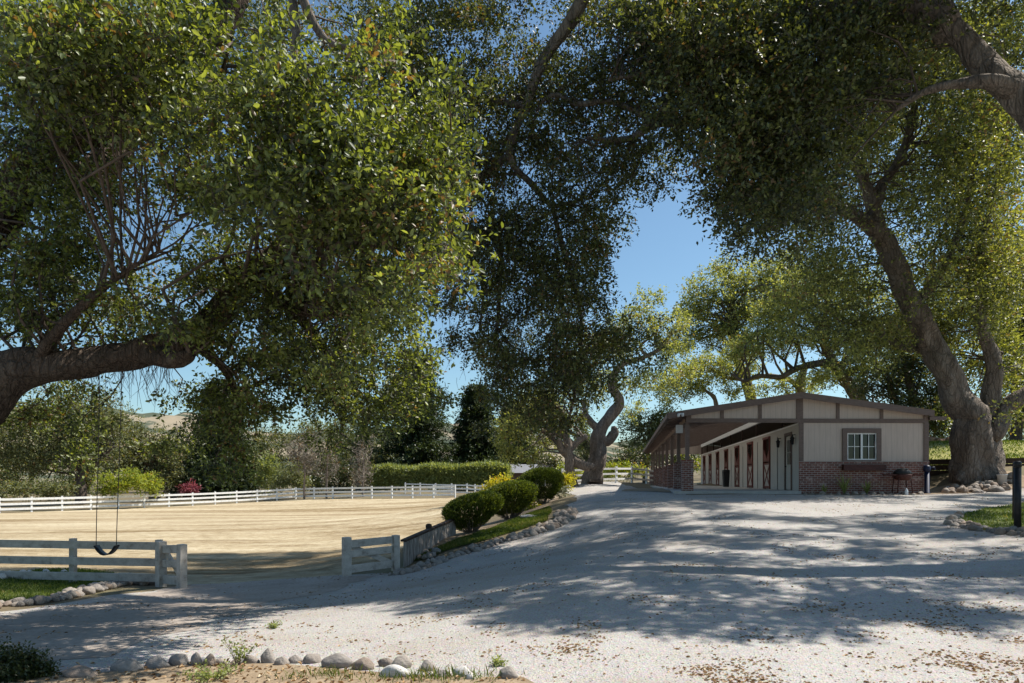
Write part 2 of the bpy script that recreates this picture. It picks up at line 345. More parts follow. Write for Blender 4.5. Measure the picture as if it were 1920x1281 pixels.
class MB:
    """collects boxes, prisms and tubes for ONE mesh"""
    def __init__(s): s.v = []; s.f = []; s.sm = []
    def add(s, verts, faces, smooth=False):
        b = len(s.v); s.v += [tuple(map(float, x)) for x in verts]
        for f in faces: s.f.append([b + i for i in f]); s.sm.append(smooth)
        return s
    def hexa(s, c):   # 8 corners: bottom 0-3 ccw, top 4-7
        return s.add(c, [(3, 2, 1, 0), (4, 5, 6, 7), (0, 1, 5, 4), (1, 2, 6, 5), (2, 3, 7, 6), (3, 0, 4, 7)])
    def box(s, x0, x1, y0, y1, z0, z1, fr=None):
        fr = fr or (lambda a, b, c: (a, b, c))
        return s.hexa([fr(x0, y0, z0), fr(x1, y0, z0), fr(x1, y1, z0), fr(x0, y1, z0), fr(x0, y0, z1), fr(x1, y0, z1), fr(x1, y1, z1), fr(x0, y1, z1)])
    def bar(s, a, b, w, h, up=(0, 0, 1)):
        a = Vector(a); b = Vector(b); d = (b - a).normalized(); up = Vector(up)
        side = d.cross(up).normalized(); u = side.cross(d).normalized()
        c = []
        for q in (-h / 2, h / 2):
            for p_, k in ((a, -1), (a, 1), (b, 1), (b, -1)):
                c.append(p_ + side * k * w / 2 + u * q)
        return s.hexa(c)
    def tube(s, pts, rad, n=8, nz=0.0, cap=True, seed=0.0, ridge=0.0):
        pts = [Vector(p) for p in pts]; rings = []
        ref = Vector((0.3, 0.9, 0.2)).normalized(); b0 = len(s.v); V = []
        for i, p in enumerate(pts):
            t = (pts[min(i + 1, len(pts) - 1)] - pts[max(i - 1, 0)]).normalized()
            x = ref - t * ref.dot(t)
            if x.length < 1e-3: x = Vector((1, 0, 0)) - t * t.x
            x.normalize(); y = t.cross(x); ref = x
            for k in range(n):
                a = 2 * math.pi * k / n
                dv = x * math.cos(a) + y * math.sin(a)
                r = rad[i]
                if nz:
                    q = p + dv * r
                    r *= 1 + nz * (noise.fractal(Vector((q.x * 1.7 + seed, q.y * 1.7, q.z * 0.9)), 0.9, 2.0, 4) + .35 * noise.noise(Vector((q.x * 6, q.y * 6, q.z * 3.5)))) + ridge * math.sin(a * 3 + seed + i * 0.15) + ridge * 0.6 * math.sin(a * 5 - seed)
                V.append(p + dv * r)
        Fc = []
        for i in range(len(pts) - 1):
            for k in range(n):
                Fc.append((i * n + k, i * n + (k + 1) % n, (i + 1) * n + (k + 1) % n, (i + 1) * n + k))
        if cap:
            Fc.append(tuple(range(n - 1, -1, -1))); Fc.append(tuple((len(pts) - 1) * n + k for k in range(n)))
        return s.add(V, Fc, True)
    def lathe(s, prof, c=(0, 0, 0), n=16):
        V = []; Fc = []
        for (r, z) in prof:
            for k in range(n):
                a = 2 * math.pi * k / n; V.append((c[0] + r * math.cos(a), c[1] + r * math.sin(a), c[2] + z))
        for i in range(len(prof) - 1):
            for k in range(n):
                Fc.append((i * n + k, i * n + (k + 1) % n, (i + 1) * n + (k + 1) % n, (i + 1) * n + k))
        Fc.append(tuple(range(n - 1, -1, -1))); Fc.append(tuple((len(prof) - 1) * n + k for k in range(n)))
        return s.add(V, Fc, True)
    def mesh(s, name):
        me = bpy.data.meshes.new(name); me.from_pydata(s.v, [], s.f)
        me.polygons.foreach_set('use_smooth', s.sm); me.update()
        return me
    def build(s, name, mat, parent=None, bevel=0.0):
        o = link(name, s.mesh(name), mat, parent)
        if bevel:
            md = o.modifiers.new('bevel', 'BEVEL'); md.width = bevel; md.segments = 1; md.limit_method = 'ANGLE'
        return o

def catmull(pts, rad, sub=5):
    pts = [np.asarray(p, float) for p in pts]; op = []; orr = []
    for i in range(len(pts) - 1):
        p0, p1, p2, p3 = pts[max(i - 1, 0)], pts[i], pts[i + 1], pts[min(i + 2, len(pts) - 1)]
        for k in range(sub):
            t = k / sub
            op.append(0.5 * ((2 * p1) + (-p0 + p2) * t + (2 * p0 - 5 * p1 + 4 * p2 - p3) * t * t + (-p0 + 3 * p1 - 3 * p2 + p3) * t ** 3))
            orr.append(rad[i] * (1 - t) + rad[i + 1] * t)
    op.append(pts[-1]); orr.append(rad[-1])
    return op, orr

# ------------------------------------------------------------------ terrain
CP = [(-5, 0, -.05), (0, 0, 0), (6, 0, .05), (12, 0, .2), (-5, 6, -.06), (0, 6, 0), (5, 6, .02), (10, 6, .15),
      (0, 10, .08), (3, 14, .40), (8, 14, .52), (4, 18, .68), (10, 18, .80), (6.4, 24.4, 1.08), (10.5, 24.6, 1.08), (15.3, 25, 1.1),
      (-2.75, 16, -.52), (-1.4, 16.5, -.27), (-.13, 17.5, .03), (1.3, 18.5, .37), (1.9, 20, .66), (3.05, 30, 1.01), (6.7, 45, 1.25), (5.1, 42, 1.36),
      (-7.4, 15, -.74), (-3.9, 15.5, -.56), (-8.4, 12.5, -.55), (-8.25, 11, -.46), (-7, 13.5, -.58), (-11.2, 15, -.55), (-4.3, 12, -.46), (-3.5, 8, -.18), (-2.4, 12, -.37), (-1.1, 9, -.12), (-10, 7, -.25), (-20, 10, -.6),
      (-5, 25, -.75), (-1.6, 27, -.35), (-25, 79, -.62), (-6.1, 72, -.26), (-44, 59, -1.27), (-15, 30, -.95), (-20, 45, -1.0), (-8, 45, -.65), (-3, 50, -.42), (-5, 20, -.74), (-30, 25, -1.1),
      (-1.25, 20, .05), (-.09, 22.5, .30), (1.2, 26, .68), (-2.1, 18.7, -.05), (9, 50, 1.4), (4.7, 50, 1.36), (-9, 85, .47), (-1, 85, .6),
      (18.35, 27, 1.75), (17.6, 25.6, 1.25), (23.7, 38, 3.1), (18.3, 30, 2.05), (20, 45, 3.2), (35, 45, 4), (30, 30, 2.3), (16.6, 26.6, 1.15),
      (12.8, 19.5, .86), (9.63, 13, .60), (10.4, 15.5, .70), (5.1, 7, 0.02), (9, 10, .34), (8, 40, 1.08), (14, 40, 1.06), (12, 57, 1.06), (16, 57, 1.08), (13, 48, 1.05), (10, 33, 1.06), (15, 33, 1.08), (12.5, 62, 1.1), (19, 40, 1.6), (16, 20, .95), (22, 22, 1.2),
      (-100, 100, -1.5), (0, 120, 1.0), (60, 120, 5), (100, 60, 5), (-100, 30, -2), (-60, 0, -1), (60, 0, 2.0), (0, -40, 0)]
CP = np.array(CP, float)
def _tps_u(r2): return np.where(r2 > 1e-12, 0.5 * r2 * np.log(np.maximum(r2, 1e-12)), 0)
def _fit():
    n = len(CP); XY = CP[:, :2] / 20
    K = _tps_u(((XY[:, None] - XY[None]) ** 2).sum(-1)) + np.eye(n) * 0.0008
    Pm = np.c_[np.ones(n), XY]
    A = np.zeros((n + 3, n + 3)); A[:n, :n] = K; A[:n, n:] = Pm; A[n:, :n] = Pm.T
    return np.linalg.solve(A, np.r_[CP[:, 2], 0, 0, 0])
TW = _fit()
def gz(x, y):
    x = np.asarray(x, float); y = np.asarray(y, float); sh = x.shape
    q = np.stack([x.ravel(), y.ravel()], -1) / 20; XY = CP[:, :2] / 20
    out = np.empty(len(q))
    for i in range(0, len(q), 20000):
        s = q[i:i + 20000]
        out[i:i + 20000] = _tps_u(((s[:, None] - XY[None]) ** 2).sum(-1)) @ TW[:-3] + TW[-3] + s @ TW[-2:]
    r = np.hypot(x, y - 30).ravel()
    w = np.clip((170 - r) / 80, 0, 1); w = w * w * (3 - 2 * w)
    return (out * w + 0.3 * (1 - w)).reshape(sh)
def g1(x, y): return float(gz(np.array([x]), np.array([y]))[0])
def at(px, py, d0=4.0, d1=140.0):
    ds = np.linspace(d0, d1, 1400); xs = (px - HX) / F * ds; zs = CZ + (HY - py) / F * ds
    hit = np.nonzero(zs <= gz(xs, ds))[0]
    i = hit[0] if len(hit) else len(ds) - 1
    d = ds[i]; return np.array([(px - HX) / F * d, d, g1((px - HX) / F * d, d)])

def lines(segs):
    o = []
    for a, b, st in segs: o += list(np.arange(a, b - 1e-6, st))
    return np.array(o + [segs[-1][1]])
GX = lines([(-3500, -500, 500), (-500, -120, 60), (-120, -48, 6), (-48, -16, 1.6), (-16, 24, .5), (24, 60, 2), (60, 120, 6), (120, 500, 60), (500, 3500, 500)])
GY = lines([(-400, -60, 60), (-60, -6, 6), (-6, 34, .5), (34, 90, 1.4), (90, 140, 5), (140, 500, 40), (500, 3500, 500)])
XX, YY = np.meshgrid(GX, GY, indexing='ij'); ZZ = gz(XX, YY)
# a little unevenness close to the camera
for i in range(len(GX)):
    for j in range(len(GY)):
        if abs(GX[i]) < 26 and -6 < GY[j] < 36:
            ZZ[i, j] += 0.03 * noise.noise(Vector((GX[i] * .45, GY[j] * .45, 0))) + 0.012 * noise.noise(Vector((GX[i] * 1.3, GY[j] * 1.3, 4)))
def ground_tris(i, j):
    a, b, c, d = (i, j), (i + 1, j), (i + 1, j + 1), (i, j + 1)
    return ((a, b, c), (a, c, d))
def gp(ij): return (GX[ij[0]], GY[ij[1]], ZZ[ij])
def build_ground():
    nx, ny = len(GX), len(GY)
    V = np.stack([XX.ravel(), YY.ravel(), ZZ.ravel()], -1)
    I, J = np.meshgrid(np.arange(nx - 1), np.arange(ny - 1), indexing='ij'); I = I.ravel(); J = J.ravel()
    a = I * ny + J; b = (I + 1) * ny + J; c = (I + 1) * ny + J + 1; d = I * ny + J + 1
    fl = np.stack([a, b, c, a, c, d], -1).ravel()
    me = np_mesh('ground', V, fl, np.full(len(a) * 2, 3), smooth=True)
    tag(link('ground', me, M['dirt']), kind='structure')
build_ground()
def zg(x, y):
    """height of the ground mesh itself"""
    i = int(np.clip(np.searchsorted(GX, x) - 1, 0, len(GX) - 2)); j = int(np.clip(np.searchsorted(GY, y) - 1, 0, len(GY) - 2))
    u = (x - GX[i]) / (GX[i + 1] - GX[i]); v = (y - GY[j]) / (GY[j + 1] - GY[j])
    z00, z10, z11, z01 = ZZ[i, j], ZZ[i + 1, j], ZZ[i + 1, j + 1], ZZ[i, j + 1]
    return z00 + u * (z10 - z00) + v * (z11 - z10) if u >= v else z00 + v * (z01 - z00) + u * (z11 - z01)

def rough_poly(poly, step=0.35, amp=0.07, seed=0):
    out = []
    n = len(poly)
    for i in range(n):
        a = np.array(poly[i][:2], float); b = np.array(poly[(i + 1) % n][:2], float)
        k = max(1, int(np.linalg.norm(b - a) / step)); k = min(k, 60)
        for q in range(k):
            p = a + (b - a) * q / k
            if np.hypot(*p) < 60 and np.hypot(p[0], p[1]) > 2:
                p = p + amp * np.array([noise.noise(Vector((p[0] * 1.7, p[1] * 1.7, seed))), noise.noise(Vector((p[0] * 1.7, p[1] * 1.7, seed + 9)))]) * 2
            out.append(p)
    return out
def clip_poly(sub, tri):
    out = sub
    for k in range(3):
        a = tri[k]; b = tri[(k + 1) % 3]; inp = out; out = []
        if not inp: return []
        ex, ey = b[0] - a[0], b[1] - a[1]
        s = [ex * (p[1] - a[1]) - ey * (p[0] - a[0]) for p in inp]
        for q in range(len(inp)):
            p1, p2 = inp[q - 1], inp[q]; s1, s2 = s[q - 1], s[q]
            if (s1 >= 0) != (s2 >= 0):
                t = s1 / (s1 - s2); out.append((p1[0] + (p2[0] - p1[0]) * t, p1[1] + (p2[1] - p1[1]) * t))
            if s2 >= 0: out.append((p2[0], p2[1]))
    return out
def in_poly(x, y, poly):
    c = False; n = len(poly)
    for i in range(n):
        x1, y1 = poly[i][0], poly[i][1]; x2, y2 = poly[i - 1][0], poly[i - 1][1]
        if (y1 > y) != (y2 > y) and x < (x2 - x1) * (y - y1) / (y2 - y1) + x1: c = not c
    return c
def sheet(name, poly, mat, lift, amp=0.07, step=0.35, seed=0):
    poly = [(float(p[0]), float(p[1])) for p in (rough_poly(poly, step, amp, seed) if amp else poly)]
    A = sum(poly[i - 1][0] * poly[i][1] - poly[i][0] * poly[i - 1][1] for i in range(len(poly)))
    if A < 0: poly = poly[::-1]
    xs = [p[0] for p in poly]; ys = [p[1] for p in poly]
    i0, i1 = np.searchsorted(GX, min(xs)) - 1, np.searchsorted(GX, max(xs)); j0, j1 = np.searchsorted(GY, min(ys)) - 1, np.searchsorted(GY, max(ys))
    V = []; Fc = []
    # only the boundary cells need clipping: mark cells crossed by an edge
    crossed = set()
    n = len(poly)
    for q in range(n):
        (ax, ay), (bx, by) = poly[q - 1], poly[q]
        ia, ib = sorted((np.searchsorted(GX, ax) - 1, np.searchsorted(GX, bx) - 1)); ja, jb = sorted((np.searchsorted(GY, ay) - 1, np.searchsorted(GY, by) - 1))
        for i in range(ia, ib + 1):
            for j in range(ja, jb + 1): crossed.add((i, j))
    for i in range(max(i0, 0), min(i1, len(GX) - 1)):
        for j in range(max(j0, 0), min(j1, len(GY) - 1)):
            cr = (i, j) in crossed
            if not cr and not in_poly((GX[i] + GX[i + 1]) / 2, (GY[j] + GY[j + 1]) / 2, poly): continue
            for t in ground_tris(i, j):
                T = [gp(k) for k in t]
                if cr:
                    c = clip_poly(poly, T)
                    if len(c) < 3: continue
                    (x0, y0, z0), (x1, y1, z1), (x2, y2, z2) = T
                    det = (x1 - x0) * (y2 - y0) - (x2 - x0) * (y1 - y0)
                    pts = []
                    for (x, y) in c:
                        u = ((x - x0) * (y2 - y0) - (x2 - x0) * (y - y0)) / det; v = ((x1 - x0) * (y - y0) - (x - x0) * (y1 - y0)) / det
                        pts.append((x, y, z0 + u * (z1 - z0) + v * (z2 - z0) + lift))
                else:
                    pts = [(p[0], p[1], p[2] + lift) for p in T]
                b = len(V); V += pts; Fc.append(list(range(b, b + len(pts))))
    me = bpy.data.meshes.new(name); me.from_pydata(V, [], Fc); me.validate(); me.update()
    return link(name, me, mat), poly

def pxpoly(l): return [tuple(at(*p)[:2]) for p in l]

o, _ = sheet('riding_arena', [(-40, 15.2), (-12, 15.2), (-7.3, 15.0), (-3.9, 15.4), (-3.0, 16.8), (-2.9, 20), (-2.3, 26), (-0.5, 32), (0, 45), (-2, 60), (-6.1, 71.8), (-25, 78.8), (-44, 58.8), (-62, 41)], M['sand'], 0.008, 0.05)
tag(o, kind='structure')
EDGE = pxpoly([(752, 1080), (800, 1066), (850, 1049), (905, 1034), (950, 1018), (1000, 1004), (1045, 990), (1075, 972), (1078, 958), (1060, 948)])
LAWNL = pxpoly([(0, 1138), (60, 1128), (130, 1115), (190, 1101), (240, 1088), (215, 1076), (140, 1069), (70, 1070), (0, 1080)])
LAWNL = LAWNL[:5] + LAWNL[5:] + [(-13, LAWNL[-1][1] + .2), (-13, LAWNL[0][1] - 1.0)]
DRIVE = [(-25, -8), (-25, 8.6), (-13, 10.2)] + pxpoly([(0, 1150), (100, 1135), (200, 1118), (290, 1110)]) + [(-7.2, 15.05), (-3.9, 15.45), (-3.0, 15.6)] + EDGE + [(2.3, 24), (2.7, 30), (2.6, 45), (4.6, 62), (8.5, 62), (6.2, 24.0), (10.4, 24.2), (15.6, 24.9), (16.6, 25.6), (18.4, 24.8), (24, 24.4), (34, 23), (34, -8)]
o, DRIVE_P = sheet('driveway', DRIVE, M['gravel'], 0.012, 0.08)
tag(o, kind='structure')
LAWNR = pxpoly([(772, 1056), (810, 1044), (870, 1026), (925, 1011), (975, 994), (1022, 978), (1034, 962), (1030, 953), (985, 968), (930, 990), (880, 1008), (830, 1026), (790, 1044)])
o, LAWNR_P = sheet('lawn_strip', LAWNR, M['lawn'], 0.022, 0.05); tag(o, kind='structure')
o, LAWNL_P = sheet('lawn_corner', LAWNL, M['lawn'], 0.022, 0.06); tag(o, kind='structure')
ISL = pxpoly([(1778, 982), (1800, 968), (1850, 955), (1920, 944)])
ISL = ISL + [(19, 18.5), (19, 12.5)] + pxpoly([(1990, 1012), (1920, 1006), (1870, 1000), (1820, 992)])
o, ISL_P = sheet('lawn_island', ISL, M['lawn'], 0.024, 0.06); tag(o, kind='structure')
o, FORE_P = sheet('planting_soil', pxpoly([(60, 1281), (230, 1262), (330, 1252), (420, 1250), (520, 1250), (600, 1256), (680, 1266), (780, 1276), (980, 1281)]) + [(1.5, 3), (-6, 3)], M['soil'], 0.022, 0.05); tag(o, kind='structure')
o, REAR_P = sheet('rear_lawn', [(17.6, 29), (24, 27.5), (40, 30), (60, 60), (22, 75), (19, 60)], M['meadow'], 0.02, 0.1, 1.0); tag(o, kind='structure')
o, BED_P = sheet('mulch_bed', [(4.4, 27.5), (5.3, 26), (5.9, 25.2), (7.4, 36), (6.6, 36)], M['soil'], 0.03, 0.05); tag(o, kind='structure')
M['entrance'] = noisy('shade_toned_dirt', [(0.3, (0.20, 0.16, 0.13)), (0.5, (0.30, 0.25, 0.21)), (0.72, (0.40, 0.35, 0.31))], 0.9, 0.95, 0.6, 0.03, True, 8, fine=(16, 0.45, (0.17, 0.13, 0.10), (0.44, 0.39, 0.35)))  # dirt brown with part of the gateway shade put into the tone
o, _ = sheet('shade_toned_ground', pxpoly([(-60, 1165), (120, 1140), (300, 1112), (350, 1100), (640, 1082), (700, 1084), (620, 1112), (500, 1136), (380, 1170), (300, 1205), (200, 1235), (60, 1250), (-60, 1255)]), M['entrance'], 0.016, 0.16, 0.3); tag(o, kind='structure')  # laid over the gravel to darken the shaded gateway and lower left
o, _ = sheet('barn_bed', [(10.6, 24.3), (13, 24.25), (15.7, 24.4), (17.2, 24.9), (18.6, 24.6), (19.6, 24.8), (19.6, 27), (15.9, 27), (15.5, 24.98), (10.6, 24.9)], M['soil'], 0.03, 0.05); tag(o, kind='structure')
o, _ = sheet('bank_soil', pxpoly([(795, 1036), (830, 1022), (880, 1004), (930, 986), (985, 964), (1030, 949), (1050, 935), (1040, 925)]) + [(0.2, 28), (-1.2, 24), (-2.2, 20), (-2.6, 18)], M['soil'], 0.015, 0.04); tag(o, kind='structure')

# hills
def build_hills():
    na, rows = 220, [(420, 0), (700, 1), (900, 2), (1150, 3), (1700, 4), (2300, 5), (3000, 6)]
    V = []; fl = []
    ang = np.linspace(math.radians(-75), math.radians(75), na)
    R = np.linspace(380, 3000, 60)
    for r in R:
        for a in ang:
            x = r * math.sin(a); y = r * math.cos(a)
            n1 = noise.fractal(Vector((x / 520, y / 520, 1.3)), 0.9, 2.1, 5)
            n2 = noise.fractal(Vector((x / 190, y / 190, 5.3)), 0.9, 2.1, 4)
            rise = np.clip((r - 380) / 900, 0, 1) ** 1.3
            lim = 0.075 + 0.055 * np.clip((r - 1000) / 1400, 0, 1)
            z = -2 + rise * (r * lim * (0.85 + 0.35 * n1) + 22 * n2 * min(1, r / 900)) * (.66 if a < 0 else .66 - .36 * min(1, a / .3))
            V.append((x, y, z))
    nr = len(R)
    for i in range(nr - 1):
        for k in range(na - 1):
            fl += [i * na + k, i * na + k + 1, (i + 1) * na + k + 1, (i + 1) * na + k]
    me = np_mesh('hills', np.array(V), fl, np.full((nr - 1) * (na - 1), 4), smooth=True)
    tag(link('hills', me, M['hills']), kind='structure')
build_hills()

# ------------------------------------------------------------------ foliage
def leaf_mesh(name, pos, axis, nrm, L, W, rich=False, lv=None, rg=rng, fold=0.18, curl=0.0):
    n = len(pos)
    axis = nrmz(axis); side = nrmz(np.cross(axis, nrm)); up = np.cross(side, axis)
    L = np.broadcast_to(np.asarray(L, float), (n,))[:, None]; W = np.broadcast_to(np.asarray(W, float), (n,))[:, None]
    if lv is None: lv = rg.random(n)
    if rich:
        v = np.stack([pos, pos + axis * L * .30 + side * W * .46 + up * W * fold, pos + axis * L * .70 + side * W * .40 + up * W * fold,
                      pos + axis * L - up * L * curl, pos + axis * L * .70 - side * W * .40 + up * W * fold, pos + axis * L * .30 - side * W * .46 + up * W * fold], 1).reshape(-1, 3)
        b = (np.arange(n) * 6)[:, None]
        fl = (b + np.array([0, 3, 2, 1, 0, 5, 4, 3])).ravel()
        return np_mesh(name, v, fl, np.full(2 * n, 4), np.repeat(lv, 6))
    v = np.stack([pos, pos + axis * L * .5 + side * W * .5 + up * W * fold, pos + axis * L - up * L * curl, pos + axis * L * .5 - side * W * .5 + up * W * fold], 1).reshape(-1, 3)
    b = (np.arange(n) * 4)[:, None]
    fl = (b + np.array([0, 3, 2, 1])).ravel()
    return np_mesh(name, v, fl, np.full(n, 4), np.repeat(lv, 4))

def twig_leaves(c, dirs, nl, tl, rg, spread=0.9, upb=0.5):
    """leaves set along short twigs; returns pos, axis, normal"""
    n = len(c); c = np.repeat(c, nl, 0); d = np.repeat(nrmz(dirs), nl, 0)
    s = np.tile((np.arange(nl) + 0.5) / nl, n)[:, None] + rg.normal(0, .04, (n * nl, 1))
    tlr = np.repeat(rg.uniform(.6, 1.3, n) * tl, nl)[:, None]
    r = rg.normal(0, 1, (n * nl, 3)); r -= d * (r * d).sum(-1, keepdims=True); r = nrmz(r)
    pos = c + d * s * tlr + r * 0.006
    axis = nrmz(d * rg.uniform(.3, .9, (n * nl, 1)) + r * spread)
    q = rg.normal(0, 1, (n * nl, 3)); q += upb * 1.8 * (.6 * SUN + np.array([0, 0, .4]))
    return pos, axis, nrmz(q)

def parse(rows):
    """rows: {row: (startcol, 'digits')} on a 64 px grid"""
    g = np.zeros((16, 34))
    for r, (c0, s) in rows.items():
        for k, ch in enumerate(s): g[r + 1, c0 + k + 1] = int(ch)
    return g
def gval(g, px, py):
    x = np.clip(px / 64 + 0.5, 0, 32.99); y = np.clip(py / 64 + 0.5, 0, 14.99)
    i = x.astype(int); j = y.astype(int); u = x - i; v = y - j
    return (g[j, i] * (1 - u) + g[j, i + 1] * u) * (1 - v) + (g[j + 1, i] * (1 - u) + g[j + 1, i + 1] * u) * v

def grid_clumps(g, n, dfun, rg, bounds=(0, 1920, -30, 900), gamma=1.6):
    px = []; 
    out = []
    while len(out) < n:
        x = rg.uniform(bounds[0], bounds[1], 4000); y = rg.uniform(bounds[2], bounds[3], 4000)
        k = rg.random(4000) < (gval(g, x, y) / 9) ** gamma
        out += list(zip(x[k], y[k]))
    out = np.array(out[:n]); rg.shuffle(out)
    d = dfun(out[:, 0], out[:, 1], rg)
    return np.stack([(out[:, 0] - HX) / F * d, d, CZ + (HY - out[:, 1]) / F * d], -1), out

def clump_twigs(cen, rad, per, rg, flat=0.7, dirfun=None, shell=0.5):
    n = len(cen); rad = np.broadcast_to(np.asarray(rad, float), (n,))
    u = nrmz(rg.normal(0, 1, (n * per, 3))); r = rg.random((n * per, 1)) ** shell
    off = u * r * np.repeat(rad, per)[:, None]; off[:, 2] *= flat
    return np.repeat(cen, per, 0) + off, u

def add_crown(root, cen, rad, per, nl, tl, L, W, mat, rg, rich=False, flat=0.7, droop=0.0, out=0.8, name='crown', shell=0.5, upb=0.5, droopv=None):
    c, u = clump_twigs(cen, rad, per, rg, flat, shell=shell)
    d = u * out + rg.normal(0, .5, c.shape)
    d[:, 2] -= droop if droopv is None else np.repeat(droopv, per)
    p, a, q = twig_leaves(c, d, nl, tl, rg, upb=upb)
    n = len(p); Ls = L * rg.uniform(.65, 1.25, n)
    loc = np.array(root.location) if root is not None else np.zeros(3)
    clv = np.repeat(rg.normal(0, .13, len(cen)), per * nl)
    lv = np.clip(rg.random(n) * .97 + clv * (rg.random(n) < .97), 0, 1)
    return link(name, leaf_mesh(name, p - loc, a, q, Ls, Ls * W / L, rich, lv, rg), mat, root), c, d

def connect(mb, skel, cen, rg, r0=0.03, r1=0.006, sag=0.1, sides=5, lmax=3.2):
    """small branches running from the nearest point of the limb skeleton out to each clump"""
    S = np.array([p for p, r in skel]); R = np.array([r for p, r in skel])
    for c in cen:
        dd = np.linalg.norm(S - c, axis=1) + R * -0.5
        cand = np.nonzero(dd < dd.min() * 1.45 + .15)[0]; i = int(rg.choice(cand)); a = S[i]; L = np.linalg.norm(c - a)
        if L < 0.15 or L > lmax: continue
        k = 5; pts = []
        j1 = rg.normal(0, .10 * L, 3); j2 = rg.normal(0, .08 * L, 3)
        for q in range(k):
            t = q / (k - 1)
            p = a + (c - a) * t + j1 * math.sin(math.pi * t) + j2 * math.sin(2 * math.pi * t)
            p[2] += sag * L * math.sin(math.pi * t)
            pts.append(p)
        rr = min(r0 * (0.5 + 0.25 * L), R[i] * .7)
        mb.tube(pts, [max(rr * (1 - t / (k - 1)) + r1 * t / (k - 1), .003) for t in range(k)], sides, cap=False)

def strands(mb, tops, rg, lmin, lmax, r=0.004, lean=0.12):
    for p in tops:
        L = rg.uniform(lmin, lmax); pts = [p]
        d = np.array([rg.normal(0, lean), rg.normal(0, lean), -1.0])
        for q in range(3):
            d = d + np.array([rg.normal(0, .25), rg.normal(0, .25), 0]); pts.append(pts[-1] + nrmz(d) * L / 3)
        mb.tube(pts, [r, r * .8, r * .65, r * .4], 3, cap=False)

def limb_set(root, limbs, mat, name='trunk', nz=0.22, n=14, ridge=0.05, sub=9):
    """limbs: list of [(px,py,d,radius_m), ...]; returns skeleton points"""
    mb = MB(); sk = []; loc = np.array(root.location)
    for k, l in enumerate(limbs):
        pts = [P(*q[:3]) if len(q) == 4 else np.array(q[1]) for q in l]
        rad = [q[3] if len(q) == 4 else q[2] for q in l]
        op, orr = catmull(pts, rad, sub)
        jit = [noise.noise_vector(Vector((float(p[0]) * .8 + k * 3, float(p[1]) * .8, float(p[2]) * .8))) for p in op]
        op = [p + np.array(j) * r * .5 * (0 < i < len(op) - 1) for i, (p, j, r) in enumerate(zip(op, jit, orr))]
        nn = (n * 2 if rad[0] > .2 else n) if max(rad) > .08 else 7
        mb.tube([p - loc for p in op], orr, nn, nz, True, seed=k * 7.3, ridge=ridge)
        sk += list(zip(op, orr))
    return mb.build(name, mat, root), sk

exec_parts = []
# ------------------------------------------------------------------ the big oaks overhead
def root_at(name, px, d, label, cat, group=None):
    x = (px - HX) / F * d
    return empty(name, (x, d, zg(x, d) - 0.05), label, cat, group)
def gpx(px, d, dz=0.0):
    """pixel row of the ground at column px, distance d"""
    return HY - (zg((px - HX) / F * d, d) + dz - CZ) / d * F

OAKG = 'old oaks around the driveway'
# --- oak whose limb comes in from the left edge, carrying the swing
ra = root_at('oak_tree', -420, 9.0, 'huge live oak whose thick bare limb reaches in from the left edge above the swing', 'tree', OAKG)
limbsA = [
    [(-420, gpx(-420, 9, -.2), 9, .80), (-340, 1000, 9, .62), (-210, 860, 9, .50), (-70, 768, 9, .36), (40, 704, 9, .27), (110, 688, 9, .205), (190, 670, 9.1, .175), (280, 655, 9.2, .20), (345, 634, 9.3, .22), (410, 588, 9.4, .18), (480, 520, 9.5, .16), (560, 450, 9.5, .12), (650, 380, 9.5, .08), (760, 310, 9.4, .04)],
    [(-210, 860, 9, .45), (-130, 600, 9.3, .36), (-20, 420, 9.6, .30), (60, 300, 9.8, .25), (120, 180, 10, .2), (150, 40, 10.2, .16), (170, -120, 10.2, .12)],
    [(150, 340, 11, .24), (230, 245, 12, .26), (300, 155, 12.3, .28), (370, 85, 12.6, .27), (430, 20, 12.8, .24), (470, -80, 13, .2)],
    [(375, 80, 12.6, .16), (362, 30, 12.6, .13), (360, -40, 12.6, .11)],
    [(270, 668, 9.2, .13), (318, 676, 9.0, .13), (352, 672, 8.95, .10), (364, 664, 8.95, .05)],
    [(330, 652, 9.15, .11), (330, 652, 8.93, .10), (331, 653, 8.88, .075)],
    [(480, 520, 9.5, .10), (520, 560, 9.3, .07), (580, 590, 9.1, .05), (640, 590, 9, .03)],
    [(560, 450, 9.5, .08), (640, 450, 9.2, .06), (740, 470, 9, .03), (810, 520, 9, .015)],
    [(345, 632, 9.3, .10), (420, 690, 9.9, .06), (445, 760, 10.4, .04), (440, 810, 10.6, .02)],
    [(480, 520, 9.5, .09), (600, 640, 10.3, .06), (640, 740, 10.8, .04), (640, 810, 11, .02)],
    [(60, 300, 9.8, .14), (170, 260, 9, .10), (300, 215, 8.5, .06), (420, 150, 8.2, .03)],
    [(60, 690, 9, .09), (130, 600, 8.6, .06), (220, 520, 8.4, .03), (300, 470, 8.3, .015)],
]
trA, skA = limb_set(ra, limbsA, M['bark_dark'], ridge=0.06)
GA = parse({0: (0, '788887443223420'), 1: (0, '899997354224310'), 2: (0, '899987585334310'), 3: (0, '888887688888840'), 4: (0, '998888899999960'),
            5: (0, '999636899999950'), 6: (0, '999422789999730'), 7: (0, '999412899998610'), 8: (0, '999667889999500'), 9: (0, '899888888987100'),
            10: (0, '224201369998710'), 11: (0, '554304788899500'), 12: (0, '664217850387100'), 13: (0, '553003400050000')})
def dA(x, y, rg):
    low = np.clip((y - 560) / 200, 0, 1)
    dark = ((x < 310) & (y > 220)) | ((x > 340) & (x < 720) & (y > 430))
    return np.where(dark, rg.uniform(8.3, 10.4, len(x)), rg.uniform(5.9, 8.6, len(x))) * (1 - low) + rg.uniform(9.6, 11.5, len(x)) * low
